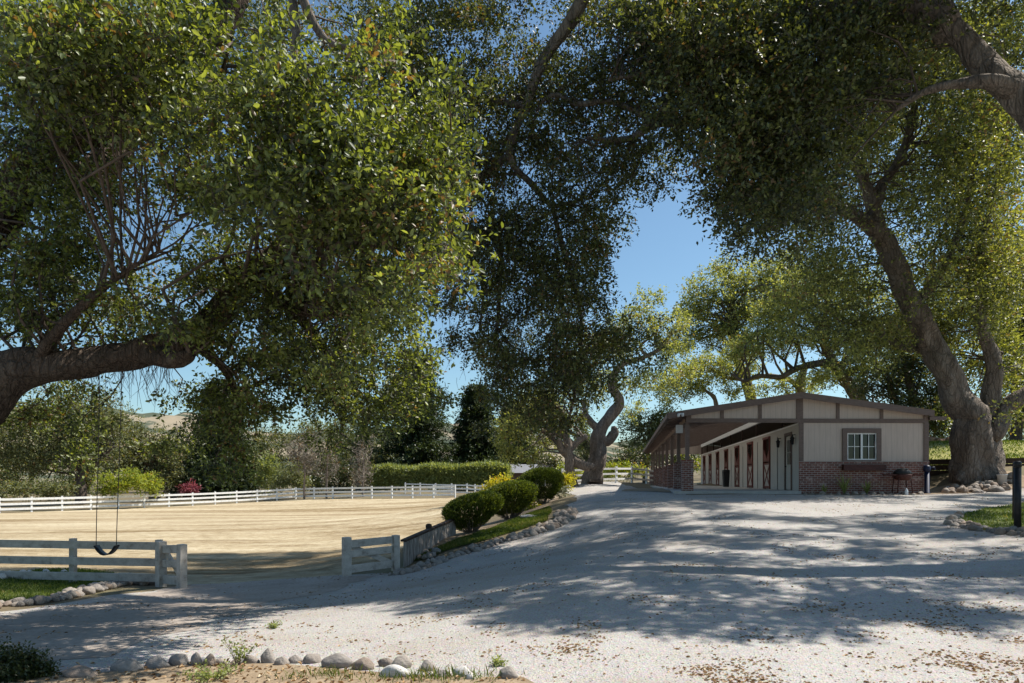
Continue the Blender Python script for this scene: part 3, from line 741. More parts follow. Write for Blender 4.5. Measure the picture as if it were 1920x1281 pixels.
cA, pA = grid_clumps(GA, 460, dA, rng, (-60, 960, -60, 880), 2.1)
LOWL = [(-150, 1150), (300, 1122), (650, 1112), (600, 1150), (440, 1192), (360, 1240), (230, 1290), (-150, 1290)]
ex = []  # extra clumps put in where they shade the lower left ground
while len(ex) < 90:
    gx, gy = rng.uniform(-7, -1.5), rng.uniform(5, 13); z0 = zg(gx, gy)
    if not in_poly(HX + gx / gy * F, HY + (CZ - z0) / gy * F, LOWL): continue
    h = rng.uniform(3, 7); c = np.array([gx, gy, z0]) + SUN / SUN[2] * h
    px, py = HX + c[0] / c[1] * F, HY + (CZ - c[2]) / c[1] * F
    if py > -40 and gval(GA, np.array([px]), np.array([py]))[0] < 5.5: continue
    if noise.noise(Vector((gx * .9, gy * .9, 5.5))) < -.25: continue
    ex.append((c, (px, py)))
cA = np.concatenate([cA, np.array([e[0] for e in ex])]); pA = np.concatenate([pA, np.array([e[1] for e in ex])])
TA = np.stack([rng.uniform(-6.5, -1.3, 130), rng.uniform(8.2, 11, 130), np.zeros(130)], -1); TA[:, 2] = CZ + .80 * TA[:, 1] + rng.uniform(.2, 1.6, 130)  # unseen top layer added to shade the oak's left inner foliage
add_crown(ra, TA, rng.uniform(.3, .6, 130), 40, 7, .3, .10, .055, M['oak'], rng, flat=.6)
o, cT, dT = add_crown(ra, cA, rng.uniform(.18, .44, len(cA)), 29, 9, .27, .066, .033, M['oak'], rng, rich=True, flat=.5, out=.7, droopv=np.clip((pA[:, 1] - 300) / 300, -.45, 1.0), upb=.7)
mb = MB(); connect(mb, skA, cA[pA[:, 1] < 640], rng, .030, .006); connect(mb, skA, cA[pA[:, 1] >= 640], rng, .018, .005, lmax=1.3)
k = rng.random(len(cT)) < .30
for c, d in zip(cT[k], nrmz(dT[k])): mb.tube([c - d * .08, c + d * .1, c + d * .21], [.0035, .003, .002], 3, cap=False)
lowA = cA[(pA[:, 1] > 560)]
strands(mb, np.repeat(lowA, 5, 0) + rng.normal(0, .14, (len(lowA) * 5, 3)) + [0, 0, .12], rng, .08, .28)
st = np.array([P(x, y, dd) for x, y, dd in zip(rng.uniform(60, 330, 150), rng.uniform(655, 690, 150), rng.uniform(9.0, 9.4, 150))])
strands(mb, st, rng, .15, .7)
st2 = np.array([P(x, y, dd) for x, y, dd in zip(rng.uniform(190, 330, 90), rng.uniform(330, 460, 90), rng.uniform(8, 10, 90))])
strands(mb, st2, rng, .15, .6)
mbA = MB(); la = np.array(ra.location); mbA.v = [tuple(np.array(v) - la) for v in mb.v]; mbA.f = mb.f; mbA.sm = mb.sm
mbA.build('branches', M['twig'], ra)

def place_branches(mb, root, mat=None):
    l = np.array(root.location); m2 = MB(); m2.v = [tuple(np.array(v) - l) for v in mb.v]; m2.f = mb.f; m2.sm = mb.sm
    return m2.build('branches', mat or M['twig'], root)

GAP = [(1190, 378), (1300, 388), (1320, 440), (1300, 520), (1240, 560), (1175, 568), (1158, 500)]
def seg_d(p, a, b):
    a = np.array(a, float); b = np.array(b, float); t = np.clip(((p - a) @ (b - a)) / ((b - a) @ (b - a)), 0, 1)
    return np.linalg.norm(p - a - t[:, None] * (b - a), axis=1)
def keep_gap(p, m=34):
    k = np.array([not in_poly(x, y, GAP) for x, y in p])
    for i in range(len(GAP)): k &= seg_d(p, GAP[i - 1], GAP[i]) > m
    return k
# --- oak standing out of frame on the right, its limbs crossing the whole top of the view
rb = root_at('oak_tree', 2330, 11.0, 'broad dark live oak spreading over the driveway and hanging down in the middle', 'tree', OAKG)
limbsB = [
    [(2330, gpx(2330, 11, -.2), 11, .85), (2270, 760, 11, .65), (2150, 460, 11, .46), (2000, 265, 11.3, .33), (1905, 175, 11.6, .25), (1835, 115, 12, .20), (1775, 55, 12.3, .19), (1690, 18, 12.6, .2), (1600, 10, 13, .18), (1520, 22, 13.3, .14), (1440, 60, 13.8, .10)],
    [(1905, 178, 11.6, .16), (1862, 160, 11.6, .13), (1800, 160, 11.8, .10), (1735, 172, 12, .07), (1680, 205, 12.2, .04)],
    [(1775, 60, 12.3, .24), (1660, -160, 13, .24), (1420, -260, 14, .22), (1180, -170, 15.3, .20), (1078, 20, 16, .17), (1022, 110, 16.4, .13), (985, 200, 16.8, .10), (955, 290, 17, .085), (1000, 350, 17.2, .07), (1035, 385, 17.4, .06), (1080, 378, 17.6, .035)],
    [(1440, 60, 13.8, .15), (1390, 170, 14.4, .14), (1310, 225, 15, .12), (1235, 232, 15.3, .10), (1180, 262, 15.6, .07), (1100, 258, 15.8, .04)],
    [(1235, 232, 15.3, .09), (1260, 165, 15.2, .08), (1240, 137, 15.2, .07), (1195, 140, 15.2, .05), (1140, 150, 15.3, .03)],
    [(1235, 232, 15.3, .06), (1150, 192, 16, .07), (1085, 195, 16.4, .07), (1042, 178, 16.6, .06), (1010, 195, 16.8, .04)],
    [(985, 200, 16.8, .09), (880, 190, 17.5, .08), (780, 240, 18, .07), (700, 330, 18.4, .05), (650, 430, 18.8, .03)],
    [(955, 290, 17, .08), (840, 400, 18, .09), (905, 438, 18.2, .085), (935, 460, 18.3, .075), (938, 540, 18.5, .06), (930, 640, 18.6, .04)],
    [(840, 400, 18, .07), (860, 480, 18.3, .06), (905, 520, 18.5, .05), (900, 620, 18.7, .03)],
    [(1035, 385, 17.4, .06), (1060, 480, 17.8, .06), (1090, 600, 18, .05), (1080, 720, 18.2, .04), (1060, 810, 18.3, .02)],
    [(700, 330, 18.4, .06), (680, 480, 18.8, .05), (700, 620, 19, .04), (690, 760, 19, .02)],
    [(1420, -260, 14, .2), (1000, -260, 14.5, .18), (700, -200, 15, .16), (560, -60, 15.5, .13), (552, 60, 15.6, .11), (560, 130, 15.7, .08), (610, 200, 16, .05)],
    [(560, -20, 15.5, .10), (590, 50, 15.6, .09), (625, 85, 15.7, .07), (700, 90, 15.8, .05)],
    [(1600, 10, 13, .16), (1540, -120, 12.5, .15), (1400, -200, 11.8, .12), (1200, -260, 11.2, .08)],
    [(1520, 22, 13.3, .1), (1450, 180, 13.5, .09), (1400, 300, 13.8, .06), (1380, 400, 14, .03)],
]
trB, skB = limb_set(rb, limbsB, M['bark_mid'], ridge=0.05, n=12)
GM = parse({0: (5, '355556877644999999'), 1: (5, '345556874555489447'), 2: (6, '4343587876777547'), 3: (9, '2366788754438'), 4: (10, '3567777665547'), 5: (11, '457766566300'),
            6: (11, '3566667700'), 7: (11, '366777870'), 8: (11, '366767880'), 9: (12, '14678860'), 10: (12, '02678840'), 11: (13, '0687500'), 12: (13, '02562000'), 13: (14, '00020')})
def dM(x, y, rg): return rg.uniform(15.0, 19.0, len(x)) + np.clip((1150 - x) / 150, 0, 1) * rg.uniform(.5, 2.2, len(x))
cM, pM = grid_clumps(GM, 860, dM, rng, (320, 1290, -40, 860), 1.9)
GB = parse({0: (18, '699999776322'), 1: (19, '79998645212'), 2: (19, '57999753112'), 3: (19, '46999510001'), 4: (19, '14797200000'), 5: (19, '0388730'), 6: (20, '2764'), 7: (20, '0120')})
cB, pB = grid_clumps(GB, 520, lambda x, y, rg: rg.uniform(11.8, 16.5, len(x)), rng, (1150, 1930, -60, 500), 1.5)
kB = keep_gap(pB); cB, pB = cB[kB], pB[kB]; kM = keep_gap(pM); cM, pM = cM[kM], pM[kM]
# unseen clumps added above the frame to shade drive, gateway and corner
def top_ok(p):
    return True
TB = []
BAND = [(640, 1060), (700, 1100), (780, 1140), (1000, 1178), (1200, 1197), (1500, 1188), (1920, 1170), (2200, 1165), (2200, 925), (1700, 922), (1100, 912), (1080, 960), (900, 1040)]
GATEWAY = [(335, 1018), (500, 1022), (650, 1035), (660, 1085), (640, 1120), (500, 1130), (340, 1110)]
CORNER = [(-120, 1062), (240, 1066), (300, 1100), (160, 1135), (-120, 1150)]
LITZ = [(1330, 945), (1480, 928), (1740, 930), (1800, 950), (1600, 972), (1400, 968)]
while len(TB) < 920:
    gx, gy = rng.uniform(-13, 17), rng.uniform(6.5, 24)
    gzv = zg(gx, gy); px = HX + gx / gy * F; py = HY + (CZ - gzv) / gy * F
    if in_poly(px, py, BAND):
        D = .95 if py > 1090 else (.85 if px < 1260 else .62)
        if py < 985: D = min(D, .55)
        if in_poly(px, py, LITZ): D = .06
    elif in_poly(px, py, GATEWAY): D = .9
    elif in_poly(px, py, CORNER): D = .5
    else: continue
    nn_ = noise.noise(Vector((gx * .8, gy * .8, 3.1))) + .5 * noise.noise(Vector((gx * 2.1, gy * 2.1, 8.1)))
    if nn_ < (.58 - D) * 1.15: continue
    dl = rng.uniform(.35, 2.2)
    yc = (gy + SUN[1] / SUN[2] * (CZ + dl - gzv)) / (1 - .758 * SUN[1] / SUN[2]); zc = CZ + .758 * yc + dl
    TB.append((gx + SUN[0] / SUN[2] * (zc - gzv), yc, zc))
TB = np.array(TB)
cAll = np.concatenate([cM, cB])
pAll = np.concatenate([pM, pB])
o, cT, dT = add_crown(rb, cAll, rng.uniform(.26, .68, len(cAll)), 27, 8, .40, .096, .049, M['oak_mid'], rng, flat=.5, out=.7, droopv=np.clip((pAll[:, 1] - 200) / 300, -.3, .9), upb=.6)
add_crown(rb, TB, rng.uniform(.26, .55, len(TB)), 40, 7, .32, .115, .064, M['oak_mid'], rng, flat=.7)  # the added shade casters, out of view
mb = MB(); connect(mb, skB, cAll, rng, .028, .007, lmax=2.0)
k = rng.random(len(cT)) < .16
for c, d in zip(cT[k], nrmz(dT[k])): mb.tube([c - d * .1, c + d * .3], [.006, .003], 3, cap=False)
lowM = cM[(pM[:, 1] > 330) & keep_gap(pM, 85)]
strands(mb, np.repeat(lowM, 4, 0) + rng.normal(0, .4, (len(lowM) * 4, 3)), rng, .3, .8, .006)
place_branches(mb, rb)

# --- oak beside the barn
rc = root_at('oak_tree', 1836, 27.0, 'massive leaning live oak with pale forked trunk right of the barn, stones round its foot', 'tree', OAKG)
limbsC = [
    [(1838, gpx(1838, 27, -.3), 27, .98), (1832, 872, 27, .78), (1826, 840, 27, .68), (1812, 790, 27, .62), (1788, 730, 27, .55), (1755, 655, 27, .45), (1715, 575, 26.8, .40), (1678, 495, 26.5, .37), (1655, 440, 26.3, .34), (1605, 405, 26, .24), (1545, 372, 25.7, .19), (1512, 325, 25.5, .15), (1482, 255, 25.2, .11), (1440, 200, 25, .06)],
    [(1655, 445, 26.3, .34), (1637, 392, 26.2, .27), (1622, 340, 26, .2), (1600, 290, 26, .13), (1570, 230, 26, .08)],
    [(1640, 400, 26.2, .22), (1650, 360, 26.2, .20), (1680, 310, 26.1, .17), (1700, 265, 26, .15), (1708, 215, 26, .13), (1740, 150, 26, .1), (1780, 60, 26, .07)],
    [(1856, gpx(1856, 27.2, -.2), 27.2, .62), (1856, 850, 27.2, .46), (1860, 760, 27.2, .36), (1862, 700, 27.2, .29), (1848, 635, 27.1, .24), (1836, 575, 27, .2), (1838, 480, 27, .16), (1860, 380, 27, .12), (1890, 260, 27, .08)],
    [(1860, 815, 27, .40), (1885, 770, 26.9, .34), (1925, 735, 26.8, .28), (1990, 700, 26.6, .22), (2060, 620, 26.4, .14)],
    [(1755, 655, 27, .2), (1700, 650, 27.6, .16), (1640, 620, 28, .11), (1580, 600, 28.5, .06)],
    [(1715, 575, 26.8, .2), (1770, 500, 26.5, .16), (1810, 400, 26.3, .12), (1830, 290, 26, .08)],
    [(1858, 866, 26.8, .24), (1876, 886, 26.6, .17), (1890, 900, 26.5, .08)],
    [(1818, 868, 26.8, .26), (1804, 890, 26.6, .18), (1796, 902, 26.5, .08)],
]
trC, skC = limb_set(rc, limbsC, M['bark_mid'], ridge=0.07, n=16)
GC = parse({0: (25, '35788'), 1: (24, '345788'), 2: (23, '3567767'), 3: (22, '24688878'), 4: (22, '36788888'), 5: (23, '6666788'), 6: (22, '27647788'), 7: (23, '7757888'),
            8: (23, '6656788'), 9: (23, '5677888'), 10: (24, '366557'), 11: (27, '247'), 12: (28, '16')})
cC, pC = grid_clumps(GC, 620, lambda x, y, rg: rg.uniform(23, 31, len(x)), rng, (1420, 1980, -60, 850), 1.6)
kC = ~((pC[:, 1] > 670) & (pC[:, 0] < 1760)) & keep_gap(pC); cC, pC = cC[kC], pC[kC]
TRK = [(1830, 890), (1812, 790), (1788, 730), (1755, 655), (1715, 575), (1678, 495), (1655, 440), (1605, 405), (1545, 372)]
nearT = np.min([seg_d(pC, a, b) for a, b in zip(TRK[:-1], TRK[1:])] + [seg_d(pC, (1640, 400), (1655, 340)), seg_d(pC, (1655, 340), (1705, 240)), seg_d(pC, (1855, 850), (1862, 680))], axis=0) < 52
nearT &= rng.random(len(nearT)) < .93
cC[nearT] = np.array([P(x, y, dd) for (x, y), dd in zip(pC[nearT], rng.uniform(28.6, 32, nearT.sum()))])
cTop = np.array([(x, y, z) for x, y, z in zip(rng.uniform(12, 26, 40), rng.uniform(20, 32, 40), rng.uniform(20, 24, 40))])
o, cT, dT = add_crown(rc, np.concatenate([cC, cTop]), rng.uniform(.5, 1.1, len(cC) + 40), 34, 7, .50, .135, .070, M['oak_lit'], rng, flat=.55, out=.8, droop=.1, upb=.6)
mb = MB(); connect(mb, [q for q in skC if q[0][2] > 5.5], cC, rng, .035, .010)
k = rng.random(len(cT)) < .05
for c, d in zip(cT[k], nrmz(dT[k])): mb.tube([c - d * .2, c + d * .4], [.010, .005], 3, cap=False)
place_branches(mb, rc)

# ------------------------------------------------------------------ trees and shrubs farther off
def blob_clumps(blobs, d, per, rg, flat=1.0, dvar=0.0):
    cen = []; rad = []
    for b in blobs:
        bx, by, rx, ry = b[:4]; dd = d + (b[4] if len(b) > 4 else 0)
        c = P(bx, by, dd); R = np.array([rx / F * dd, rx / F * dd, ry / F * dd])
        n = max(3, int(per * (rx * ry) / 2500))
        u = nrmz(rg.normal(0, 1, (n, 3))) * rg.random((n, 1)) ** .38
        cen.append(c + u * R); rad.append(np.full(n, .38 * min(R[0], R[2])) * rg.uniform(.6, 1.25, n))
    return np.concatenate(cen), np.concatenate(rad)

def bg_tree(name, label, cat, px, d, blobs, mat, lpx=4.5, per=16, tw=14, nl=6, trunk=None, group=None, droop=0.0, bark='bark', wl=.55, branches=True, flat=.8, out=.8, seed=0, upb=.6, mul=3.2):
    rg = np.random.default_rng(1000 + seed + int(px * 7 + d))
    r = root_at(name, px, d, label, cat, group)
    cen, rad = blob_clumps(blobs, d, per * mul, rg)
    L = lpx / F * d
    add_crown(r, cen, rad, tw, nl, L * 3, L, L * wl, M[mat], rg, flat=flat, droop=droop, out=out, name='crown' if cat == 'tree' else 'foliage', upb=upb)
    if trunk:
        limbs = [[(q[0], gpx(q[0], d, -.2) if q[1] is None else q[1], d + (q[3] if len(q) > 3 else 0), q[2] / F * d) for q in l] for l in trunk]
        _, sk = limb_set(r, limbs, M[bark], n=10, ridge=.06, sub=4)
        if branches:
            mb = MB(); connect(mb, sk, cen[rg.random(len(cen)) < .25], rg, .012 * d / 10, .004 * d / 10, lmax=6)
            place_branches(mb, r, M['twig'] if bark == 'bark' else M['bark_pale'])
    return r

bg_tree('oak_tree', 'twisted oak with bare knotted trunk standing by the far end of the drive', 'tree', 1114, 42,
        [(1200, 600, 45, 32), (1255, 610, 40, 36), (1220, 560, 30, 18), (1160, 640, 45, 40), (1190, 720, 40, 26), (1240, 720, 50, 22), (1275, 700, 35, 25), (1110, 715, 50, 40, 6), (1060, 760, 45, 45, 6), (1100, 660, 40, 40, 5), (1175, 770, 26, 18, 6), (1245, 640, 25, 8)],
        'oak_pale', 5.0, 12, 13, 6,
        [[(1114, None, 22), (1117, 888, 19), (1119, 860, 16), (1120, 830, 15), (1127, 800, 12), (1149, 772, 10.5), (1157, 748, 9), (1147, 722, 8), (1152, 700, 6.5), (1172, 682, 5), (1212, 668, 4), (1236, 655, 4.2), (1248, 640, 4), (1258, 628, 2.5), (1282, 616, 1.5)],
         [(1122, 822, 10), (1140, 828, 9), (1152, 812, 9), (1150, 800, 4)], [(1124, 808, 9), (1108, 790, 6), (1097, 772, 4.5), (1096, 750, 3)], [(1212, 668, 3), (1200, 650, 2.6), (1215, 635, 2), (1235, 622, 1.6)], [(1236, 655, 3.5), (1228, 640, 3), (1232, 618, 2)]],
        OAKG, bark='bark_pale', branches=False)
bg_tree('oak_tree', 'small crooked oak with a sawn off limb, left of the twisted oak', 'tree', 1073, 40,
        [(1010, 770, 50, 40), (970, 800, 45, 45), (1020, 815, 36, 34, 3), (985, 850, 40, 20), (1035, 765, 30, 26, 4), (950, 845, 22, 22)], 'oak_pale', 4.6, 17, 12, 6,
        [[(1075, None, 11), (1071, 885, 9), (1068, 860, 8.5), (1064, 830, 7), (1060, 800, 5), (1056, 775, 3.5), (1030, 760, 2)],
         [(1112, 880, 9), (1090, 872, 8.5), (1068, 855, 8), (1052, 838, 7), (1048, 818, 5), (1058, 795, 3.5)], [(1068, 850, 6), (1080, 832, 6), (1096, 820, 5.5), (1099, 817, 4.5)]],
        OAKG, bark='bark_pale')
bg_tree('oak_tree', 'oak leaning over the barn roof with a long dark horizontal limb', 'tree', 1640, 64,
        [(1480, 570, 62, 48), (1440, 640, 60, 36), (1560, 610, 62, 50), (1520, 530, 50, 40), (1600, 560, 60, 60), (1500, 640, 60, 22), (1640, 640, 60, 50), (1660, 700, 46, 30), (1385, 660, 40, 22), (1540, 700, 50, 26), (1450, 590, 40, 30), (1600, 690, 36, 40)],
        'oak_pale', 4.6, 17, 13, 6,
        [[(1660, None, 17), (1640, 800, 15), (1612, 752, 13), (1588, 715, 11.5), (1566, 684, 9), (1548, 655, 7), (1535, 620, 5)],
         [(1572, 692, 8), (1545, 680, 7), (1515, 683, 6.5), (1490, 692, 5.5), (1462, 708, 4.5), (1420, 704, 3.5), (1395, 715, 3), (1370, 700, 2)]], OAKG)
bg_tree('oak_tree', 'pale sunlit oak with rounded crown rising above the porch roof', 'tree', 1440, 78,
        [(1335, 555, 55, 48), (1395, 600, 55, 48), (1305, 590, 40, 34), (1400, 530, 45, 30), (1360, 500, 30, 20), (1440, 560, 42, 42), (1340, 630, 40, 30), (1280, 640, 40, 30), (1400, 650, 46, 30), (1430, 510, 40, 30), (1480, 540, 44, 34), (1470, 490, 26, 20)],
        'oak_pale', 4.6, 18, 13, 6, [[(1440, None, 12), (1420, 800, 11), (1400, 720, 9), (1380, 660, 7), (1370, 600, 5)]], OAKG)
bg_tree('oak_tree', 'low pale oak with bare grey limbs just above the porch roof', 'tree', 1500, 72,
        [(1300, 690, 40, 26), (1350, 680, 44, 22), (1330, 730, 45, 18), (1270, 660, 30, 22), (1400, 735, 40, 18), (1450, 730, 30, 18), (1290, 735, 26, 18), (1250, 740, 36, 30), (1340, 700, 50, 26), (1500, 720, 40, 22), (1240, 690, 30, 24), (1390, 690, 40, 24)],
        'oak_pale', 4.4, 17, 12, 6, [[(1502, None, 10), (1502, 760, 9), (1500, 720, 8), (1510, 690, 5)], [(1502, 735, 6), (1480, 712, 4.5), (1440, 705, 4), (1400, 712, 3.5), (1360, 706, 3), (1330, 690, 2)], [(1350, 800, 5), (1345, 770, 4.5), (1338, 745, 4), (1320, 730, 2)]], OAKG, bark='bark_pale', branches=False)
bg_tree('tree', 'dark leafy tree behind the right end of the barn', 'tree', 1720, 48,
        [(1690, 690, 50, 50), (1740, 660, 50, 60), (1700, 770, 60, 32), (1770, 740, 40, 55), (1640, 730, 40, 30), (1745, 790, 50, 34), (1680, 620, 50, 40)],
        'oak_dark', 5.0, 17, 14, 6, [[(1712, None, 10), (1712, 780, 8.5), (1706, 720, 7), (1690, 660, 4)], [(1695, 800, 6), (1680, 750, 5), (1665, 700, 3)]], 'trees behind the barn')
bg_tree('tree', 'dense dark tree at the right edge behind the leaning oak', 'tree', 1900, 44,
        [(1880, 600, 60, 60), (1930, 520, 60, 60), (1900, 690, 50, 50), (1850, 480, 50, 60), (1930, 760, 50, 40), (1820, 560, 50, 50), (1930, 640, 40, 50)],
        'oak_mid', 5.0, 17, 14, 6, [[(1906, None, 11), (1908, 780, 9), (1905, 700, 7), (1890, 600, 5)]], 'trees behind the barn')
bg_tree('shrub', 'dark broad leaved shrubs along the rear lawn beside the barn', 'shrub', 1765, 52,
        [(1745, 808, 30, 20), (1785, 800, 34, 26), (1760, 770, 34, 24), (1810, 812, 24, 14)], 'oak_dark', 4.5, 24, 14, 6, None, 'shrubs behind the barn')
bg_tree('shrub', 'pale silvery shrub seen at the far right edge behind the oak', 'shrub', 1905, 50,
        [(1905, 800, 18, 14), (1925, 812, 22, 16), (1890, 815, 12, 10)], 'sage', 4.0, 30, 14, 6, None, 'shrubs behind the barn')
bg_tree('tree', 'light green feathery tree at the far end of the porch', 'tree', 1215, 74,
        [(1225, 800, 30, 36), (1200, 830, 30, 30), (1250, 790, 26, 30), (1190, 790, 22, 26), (1235, 850, 22, 18)], 'willow', 4.4, 22, 13, 6, [[(1210, None, 5), (1212, 860, 4), (1218, 810, 3)]], 'far trees', droop=.3)
bg_tree('shrub', 'dark green shrub mound below the feathery tree', 'shrub', 1185, 66,
        [(1175, 862, 26, 20), (1205, 858, 22, 22), (1165, 878, 15, 12)], 'oak_dark', 4.2, 26, 13, 6, None, 'far shrubs')
bg_tree('willow_tree', 'soft green weeping willow seen between the two crooked oaks', 'tree', 1102, 74,
        [(1098, 815, 26, 30), (1090, 850, 24, 26), (1112, 855, 15, 22), (1085, 790, 22, 24)], 'willow', 5.0, 24, 14, 7, [[(1100, None, 4), (1100, 850, 3)]], 'far trees', droop=1.5, wl=.25, out=.3)
bg_tree('shrub', 'yellow green shrub row behind the fence right of the twisted oak', 'shrub', 1160, 58,
        [(1150, 884, 18, 12), (1175, 882, 18, 13), (1195, 884, 15, 10), (1137, 888, 10, 9)], 'bright', 4.2, 34, 14, 6, None, 'far shrubs')
bg_tree('shrub', 'bright lime shrub between the small crooked oak and the twisted oak', 'shrub', 1090, 58,
        [(1092, 884, 13, 13), (1058, 888, 10, 12), (1075, 878, 14, 12)], 'bright', 4.2, 34, 14, 6, None, 'far shrubs')
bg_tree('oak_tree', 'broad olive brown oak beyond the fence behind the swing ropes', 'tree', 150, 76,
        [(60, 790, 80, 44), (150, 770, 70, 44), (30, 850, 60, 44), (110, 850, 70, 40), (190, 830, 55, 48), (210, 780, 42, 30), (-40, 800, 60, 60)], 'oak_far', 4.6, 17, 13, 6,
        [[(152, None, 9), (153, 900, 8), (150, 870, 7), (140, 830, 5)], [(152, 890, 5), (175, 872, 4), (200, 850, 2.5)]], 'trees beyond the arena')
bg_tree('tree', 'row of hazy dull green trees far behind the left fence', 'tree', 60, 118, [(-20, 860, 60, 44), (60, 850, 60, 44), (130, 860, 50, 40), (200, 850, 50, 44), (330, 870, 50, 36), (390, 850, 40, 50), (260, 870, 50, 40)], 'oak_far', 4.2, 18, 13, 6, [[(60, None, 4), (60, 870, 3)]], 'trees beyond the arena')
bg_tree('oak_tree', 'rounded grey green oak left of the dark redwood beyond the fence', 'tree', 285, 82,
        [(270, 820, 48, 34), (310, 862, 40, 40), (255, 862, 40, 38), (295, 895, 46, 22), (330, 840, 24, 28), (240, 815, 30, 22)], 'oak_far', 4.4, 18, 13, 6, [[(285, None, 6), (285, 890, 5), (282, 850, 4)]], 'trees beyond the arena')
bg_tree('shrub', 'large pale lime green bush behind the left fence', 'shrub', 225, 66,
        [(205, 905, 22, 18), (235, 900, 24, 20), (255, 910, 20, 14), (190, 915, 14, 10)], 'bright', 4.4, 34, 14, 6, None, 'bushes behind the arena fence')
bg_tree('shrub', 'smaller lime green bush right of the large pale one', 'shrub', 285, 68,
        [(280, 905, 14, 15), (292, 912, 10, 10)], 'bright', 4.2, 40, 14, 6, None, 'bushes behind the arena fence')
bg_tree('shrub', 'low grey green bushes behind the fence at the left edge', 'shrub', 50, 64,
        [(20, 918, 32, 14), (80, 915, 34, 14), (120, 918, 20, 12)], 'oak_far', 4.4, 30, 13, 6, None, 'bushes behind the arena fence')
bg_tree('shrub', 'small plum red shrub in front of the dark redwood', 'shrub', 358, 72,
        [(350, 915, 12, 9), (366, 916, 11, 8)], 'plum', 3.6, 46, 14, 6, None, 'bushes behind the arena fence')
bg_tree('shrub', 'upright yellow green bush beside the dark redwood', 'shrub', 502, 84,
        [(500, 875, 13, 24), (510, 895, 14, 18), (488, 900, 12, 16)], 'hedge', 4.0, 36, 13, 6, None, 'bushes behind the arena fence', droop=-.6)
bg_tree('shrub', 'grey green feathery bush in front of the bare shrubs', 'shrub', 545, 80,
        [(545, 892, 24, 22), (530, 905, 20, 14), (560, 905, 18, 14)], 'willow', 4.0, 32, 13, 6, None, 'bushes behind the arena fence')
for i, (lab, x, bl) in enumerate([('wide bare grey brown shrub left of the other bare ones', 570, [(552, 850, 24, 20), (580, 850, 22, 22), (575, 885, 24, 28)]),
                                  ('narrow bare twiggy shrub beneath the hanging oak foliage', 612, [(608, 860, 13, 24), (615, 890, 18, 26)]),
                                  ('tall bare grey shrub tapering to a point left of the hedge', 680, [(682, 855, 13, 22), (680, 885, 19, 28), (672, 905, 16, 18)])]):
    bg_tree('bare_shrub', lab, 'shrub', x, 78, bl, 'bare', 9, 30, 12, 5, [[(x, None, 2.2), (x + 1, 890, 1.6), (x + 2, 850, .8)]], 'bare shrubs beyond the arena', droop=-1.6, wl=.10, bark='bark_pale', out=.35, branches=False, mul=1.5)
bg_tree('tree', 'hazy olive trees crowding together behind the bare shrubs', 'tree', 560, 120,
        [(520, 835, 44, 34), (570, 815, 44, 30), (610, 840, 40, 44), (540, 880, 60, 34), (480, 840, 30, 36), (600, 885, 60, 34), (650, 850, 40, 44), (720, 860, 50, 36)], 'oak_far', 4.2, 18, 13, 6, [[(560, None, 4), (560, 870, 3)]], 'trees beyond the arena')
bg_tree('willow_tree', 'tall pale grey green tree with drooping sprays left of the tall redwood', 'tree', 672, 100,
        [(690, 770, 26, 30), (665, 810, 40, 36), (710, 830, 34, 40), (645, 850, 32, 34), (690, 875, 40, 30), (630, 800, 20, 22)], 'willow', 5.0, 20, 13, 7, [[(672, None, 5), (670, 860, 4), (680, 800, 3)]], 'trees beyond the arena', droop=1.1, wl=.28, out=.4)

UG = 'undergrowth shrubs behind the arena fence'
for i, (lab, x, y, w_, h_, mt) in enumerate([('dark undergrowth shrub at the foot of the broad olive oak', 120, 910, 40, 20, 'oak_dark'), ('dark undergrowth shrub between the lime bushes and the red shrub', 325, 905, 26, 26, 'oak_mid'),
        ('dusky shrub beneath the spreading redwood', 425, 900, 40, 26, 'oak_dark'), ('bushy shrub right of the spreading redwood', 468, 880, 28, 44, 'oak_far'), ('low dark shrub in front of the narrow bare shrub', 605, 905, 30, 18, 'oak_dark'),
        ('dark shrub between the two tall bare shrubs', 645, 890, 24, 34, 'oak_dark'), ('dark green shrub just left of the pale hedge', 700, 895, 16, 30, 'oak_mid'), ('shaggy olive shrub left of the lime bushes', 165, 895, 22, 26, 'oak_far'), ('yellow green shrub showing through the far end of the porch', 1298, 866, 26, 14, 'bright'), ('dark shrub bank beyond the far end of the barn', 1262, 858, 50, 24, 'oak_dark'), ('deep green shrub behind the bare fork of the twisted oak', 1140, 872, 34, 22, 'oak_dark'), ('green shrub behind the small crooked oak', 1030, 868, 30, 20, 'oak_mid'), ('low olive shrub at the far left end of the fence', 10, 900, 40, 30, 'oak_mid')]):
    bg_tree('shrub', lab, 'shrub', x, 88, [(x - w_ * .4, y, w_ * .7, h_), (x + w_ * .4, y + 4, w_ * .7, h_ * .85)], mt, 4.2, 24, 13, 6, None, UG)
